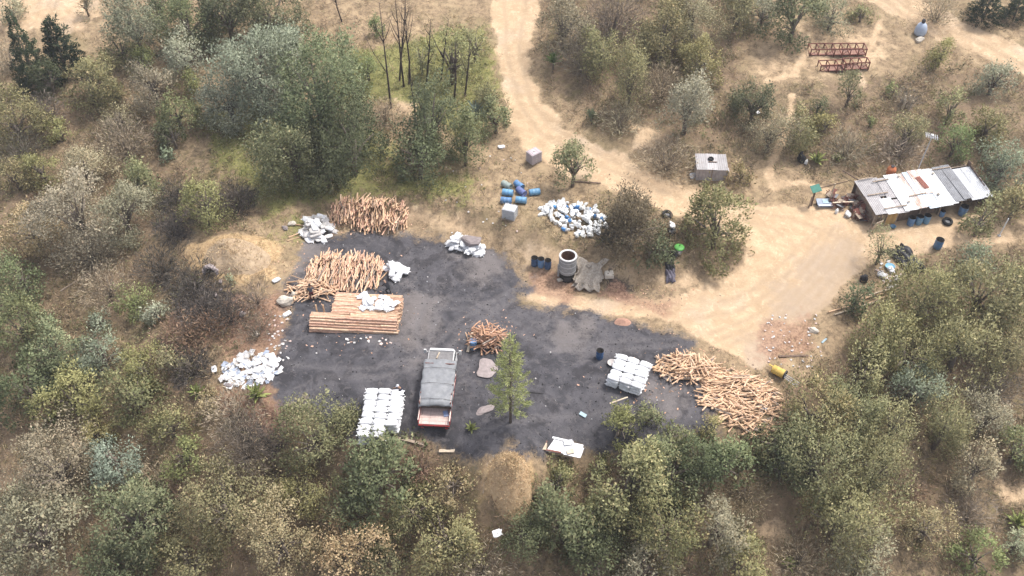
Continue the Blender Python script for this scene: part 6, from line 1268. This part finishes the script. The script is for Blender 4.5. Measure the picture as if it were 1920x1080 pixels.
# ------------------------------------------------------------------ rusty racks on the clearing
def rack(px, py, L, D, H, yaw, bays, mat, label, roofed=False):
    q = GP(px, py); t = thing('steel_rack', label, 'rack', q, yaw); n = bays
    gl = lambda x, y: gz1(q.x + x * math.cos(yaw) - y * math.sin(yaw), q.y + x * math.sin(yaw) + y * math.cos(yaw)) - q.z
    for y in (-D / 2, D / 2):
        for z in (.12, H): MB().box((0, y, z), (L, .08, .08)).build('rail', mat, t)
    for i in range(n + 1):
        x = -L / 2 + i * L / n
        for y in (-D / 2, D / 2): MB().box((x, y, H / 2 - .05), (.09, .09, H + .2)).build('post', mat, t)
        MB().box((x, 0, H + .01), (.07, D, .07)).build('crossbar', mat, t); MB().box((x, 0, .13), (.07, D, .07)).build('crossbar', mat, t)
    for i in range(n):
        x0, x1 = -L / 2 + i * L / n, -L / 2 + (i + 1) * L / n
        if i % 2 == 0: MB().tube([(x0, -D / 2, .15), (x1, -D / 2, H)], .03, 5).build('brace', mat, t)
        MB().box(((x0 + x1) / 2, 0, .09), (L / n * .94, D * .92, .025)).build('base_plate', M('rusty_plate', (.36, .21, .16), (.25, .14, .11), 5, .9), t)
rack(1568, 99, 5.7, 1.15, .75, R(1), 7, RUST, 'long rusty steel rack on the clearing, farther one'); rack(1558, 130, 2.6, .9, .8, R(4), 3, RUST, 'short rusty steel rack on the clearing, nearer left one'); rack(1602, 127, 2.5, .9, .85, R(4), 3, RUST, 'short rusty steel rack on the clearing, nearer right one')
# blue bundle by the upper road
q = GP(1724, 64); t = thing('water_tank', 'pale blue bell-shaped tank with dark cap by the upper road', 'tank', q); MB().lathe([(.001, 0), (.55, .02), (.62, .25), (.60, .7), (.45, 1.1), (.25, 1.3), (.001, 1.32)], 18, cap=False).build('body', M('pale_blue_grey', (.36, .42, .52), (.29, .34, .43), 3, .5, bump=.05), t, True); MB().lathe([(.16, 1.28), (.2, 1.6), (.1, 1.75), (.001, 1.76)], 12, cap=False).build('cap', DARK, t, True)
rock(1725, 76, .55, .4, .3, .4, STONE, 'grey stones below the pale blue tank', 21, 'rock', 'rock')

# ------------------------------------------------------------------ yellow drum with rods, sheet metal heap
def s_yellow(t):
    b = MB(); b.lathe([(.32, -.5), (.34, -.48), (.34, -.15), (.355, -.13), (.34, -.11), (.34, .2), (.355, .22), (.34, .24), (.34, .48), (.32, .5)], 18, cap=True); b.build('drum', YELLOW, t, True, loc=(0, 0, .36), rot=(0, R(90), 0))
    MB().tube([(-.5, 0, .55), (-.85, 0, .6)], .06, 8).build('spout', YELLOW, t); MB().lathe([(.36, 0), (.37, .12), (.33, .12), (.33, 0)], 18, cap=False).build('end_ring', DARK, t, True, loc=(.5, 0, .36), rot=(0, R(90), 0))
    for s in (-.2, -.05, .12): MB().tube([(.55, s, .3), (1.75, s * 1.5, .06)], .03, 6).build('rod', STEEL, t)
scrap('mixer_drum', 'yellow drum with grey rods lying right of the long log pile', 'drum', 1458, 702, s_yellow, R(-38))
def s_sheets(t):
    t.scale = (1.12, 1.12, 1)
    r = random.Random(3); k = 0; FR = M('faded_red_sheet', (.45, .16, .13), (.34, .12, .10), 4, .7)
    for x, y, w_, l_, a, m_ in [(-1.2,.1,.95,1.05,-.03,PALEWOOD),(-1.6,.1,.12,1.25,-.02,TRWHITE),(-.35,.12,1.3,1.2,-.16,SHW),(.45,-.02,1.3,1.15,-.2,SHW),(1.2,-.28,1.1,1.1,-.22,SHW),(1.45,-.42,.7,.8,-.3,SHP),(.3,.5,1.8,.14,-.22,SHW),(-.2,-.5,1.2,.12,-.18,RUST),(.85,.22,.6,.4,.2,SHP),(1.0,-.5,.5,.35,.3,PALEWOOD),(-1.0,-.2,.85,.55,-.06,PALEWOOD),(-1.05,.38,1.0,.46,-.1,FR)]:
        o = MB().box((0, 0, 0), (w_, l_, .025)).build('sheet', m_, t, loc=(x, y, .22 + k * .027), rot=(r.uniform(-.05, .05), r.uniform(-.04, .04), a)); k += 1
    MB().box((0, 0, .1), (2.6, 1.0, .18), (0, 0, -.22)).build('frame', WOOD, t)
scrap('sheet_metal_heap', 'heap of white sheets with one red panel at the front edge of the yard', 'sheets', 1041, 840, s_sheets, R(-3))
# ------------------------------------------------------------------ thin haze over the whole place
hm = bpy.data.materials.new('haze'); hm.use_nodes = True; hn = hm.node_tree.nodes; hn.remove(hn['Principled BSDF'])
pv = hn.new('ShaderNodeVolumePrincipled'); pv.inputs['Color'].default_value = (.93, .94, 1.0, 1); pv.inputs['Density'].default_value = .0005; pv.inputs['Anisotropy'].default_value = .3
hm.node_tree.links.new(pv.outputs[0], hn['Material Output'].inputs['Volume'])
zlo = float(gz.min()) - 1.0
o = MB().box((0, 0, (zlo + 95) / 2), (3300, 3300, 95 - zlo)).build('haze', hm); hm.cycles.homogeneous_volume = True; o['kind'] = 'stuff'; o['label'] = 'thin pale haze in the air over the whole place'
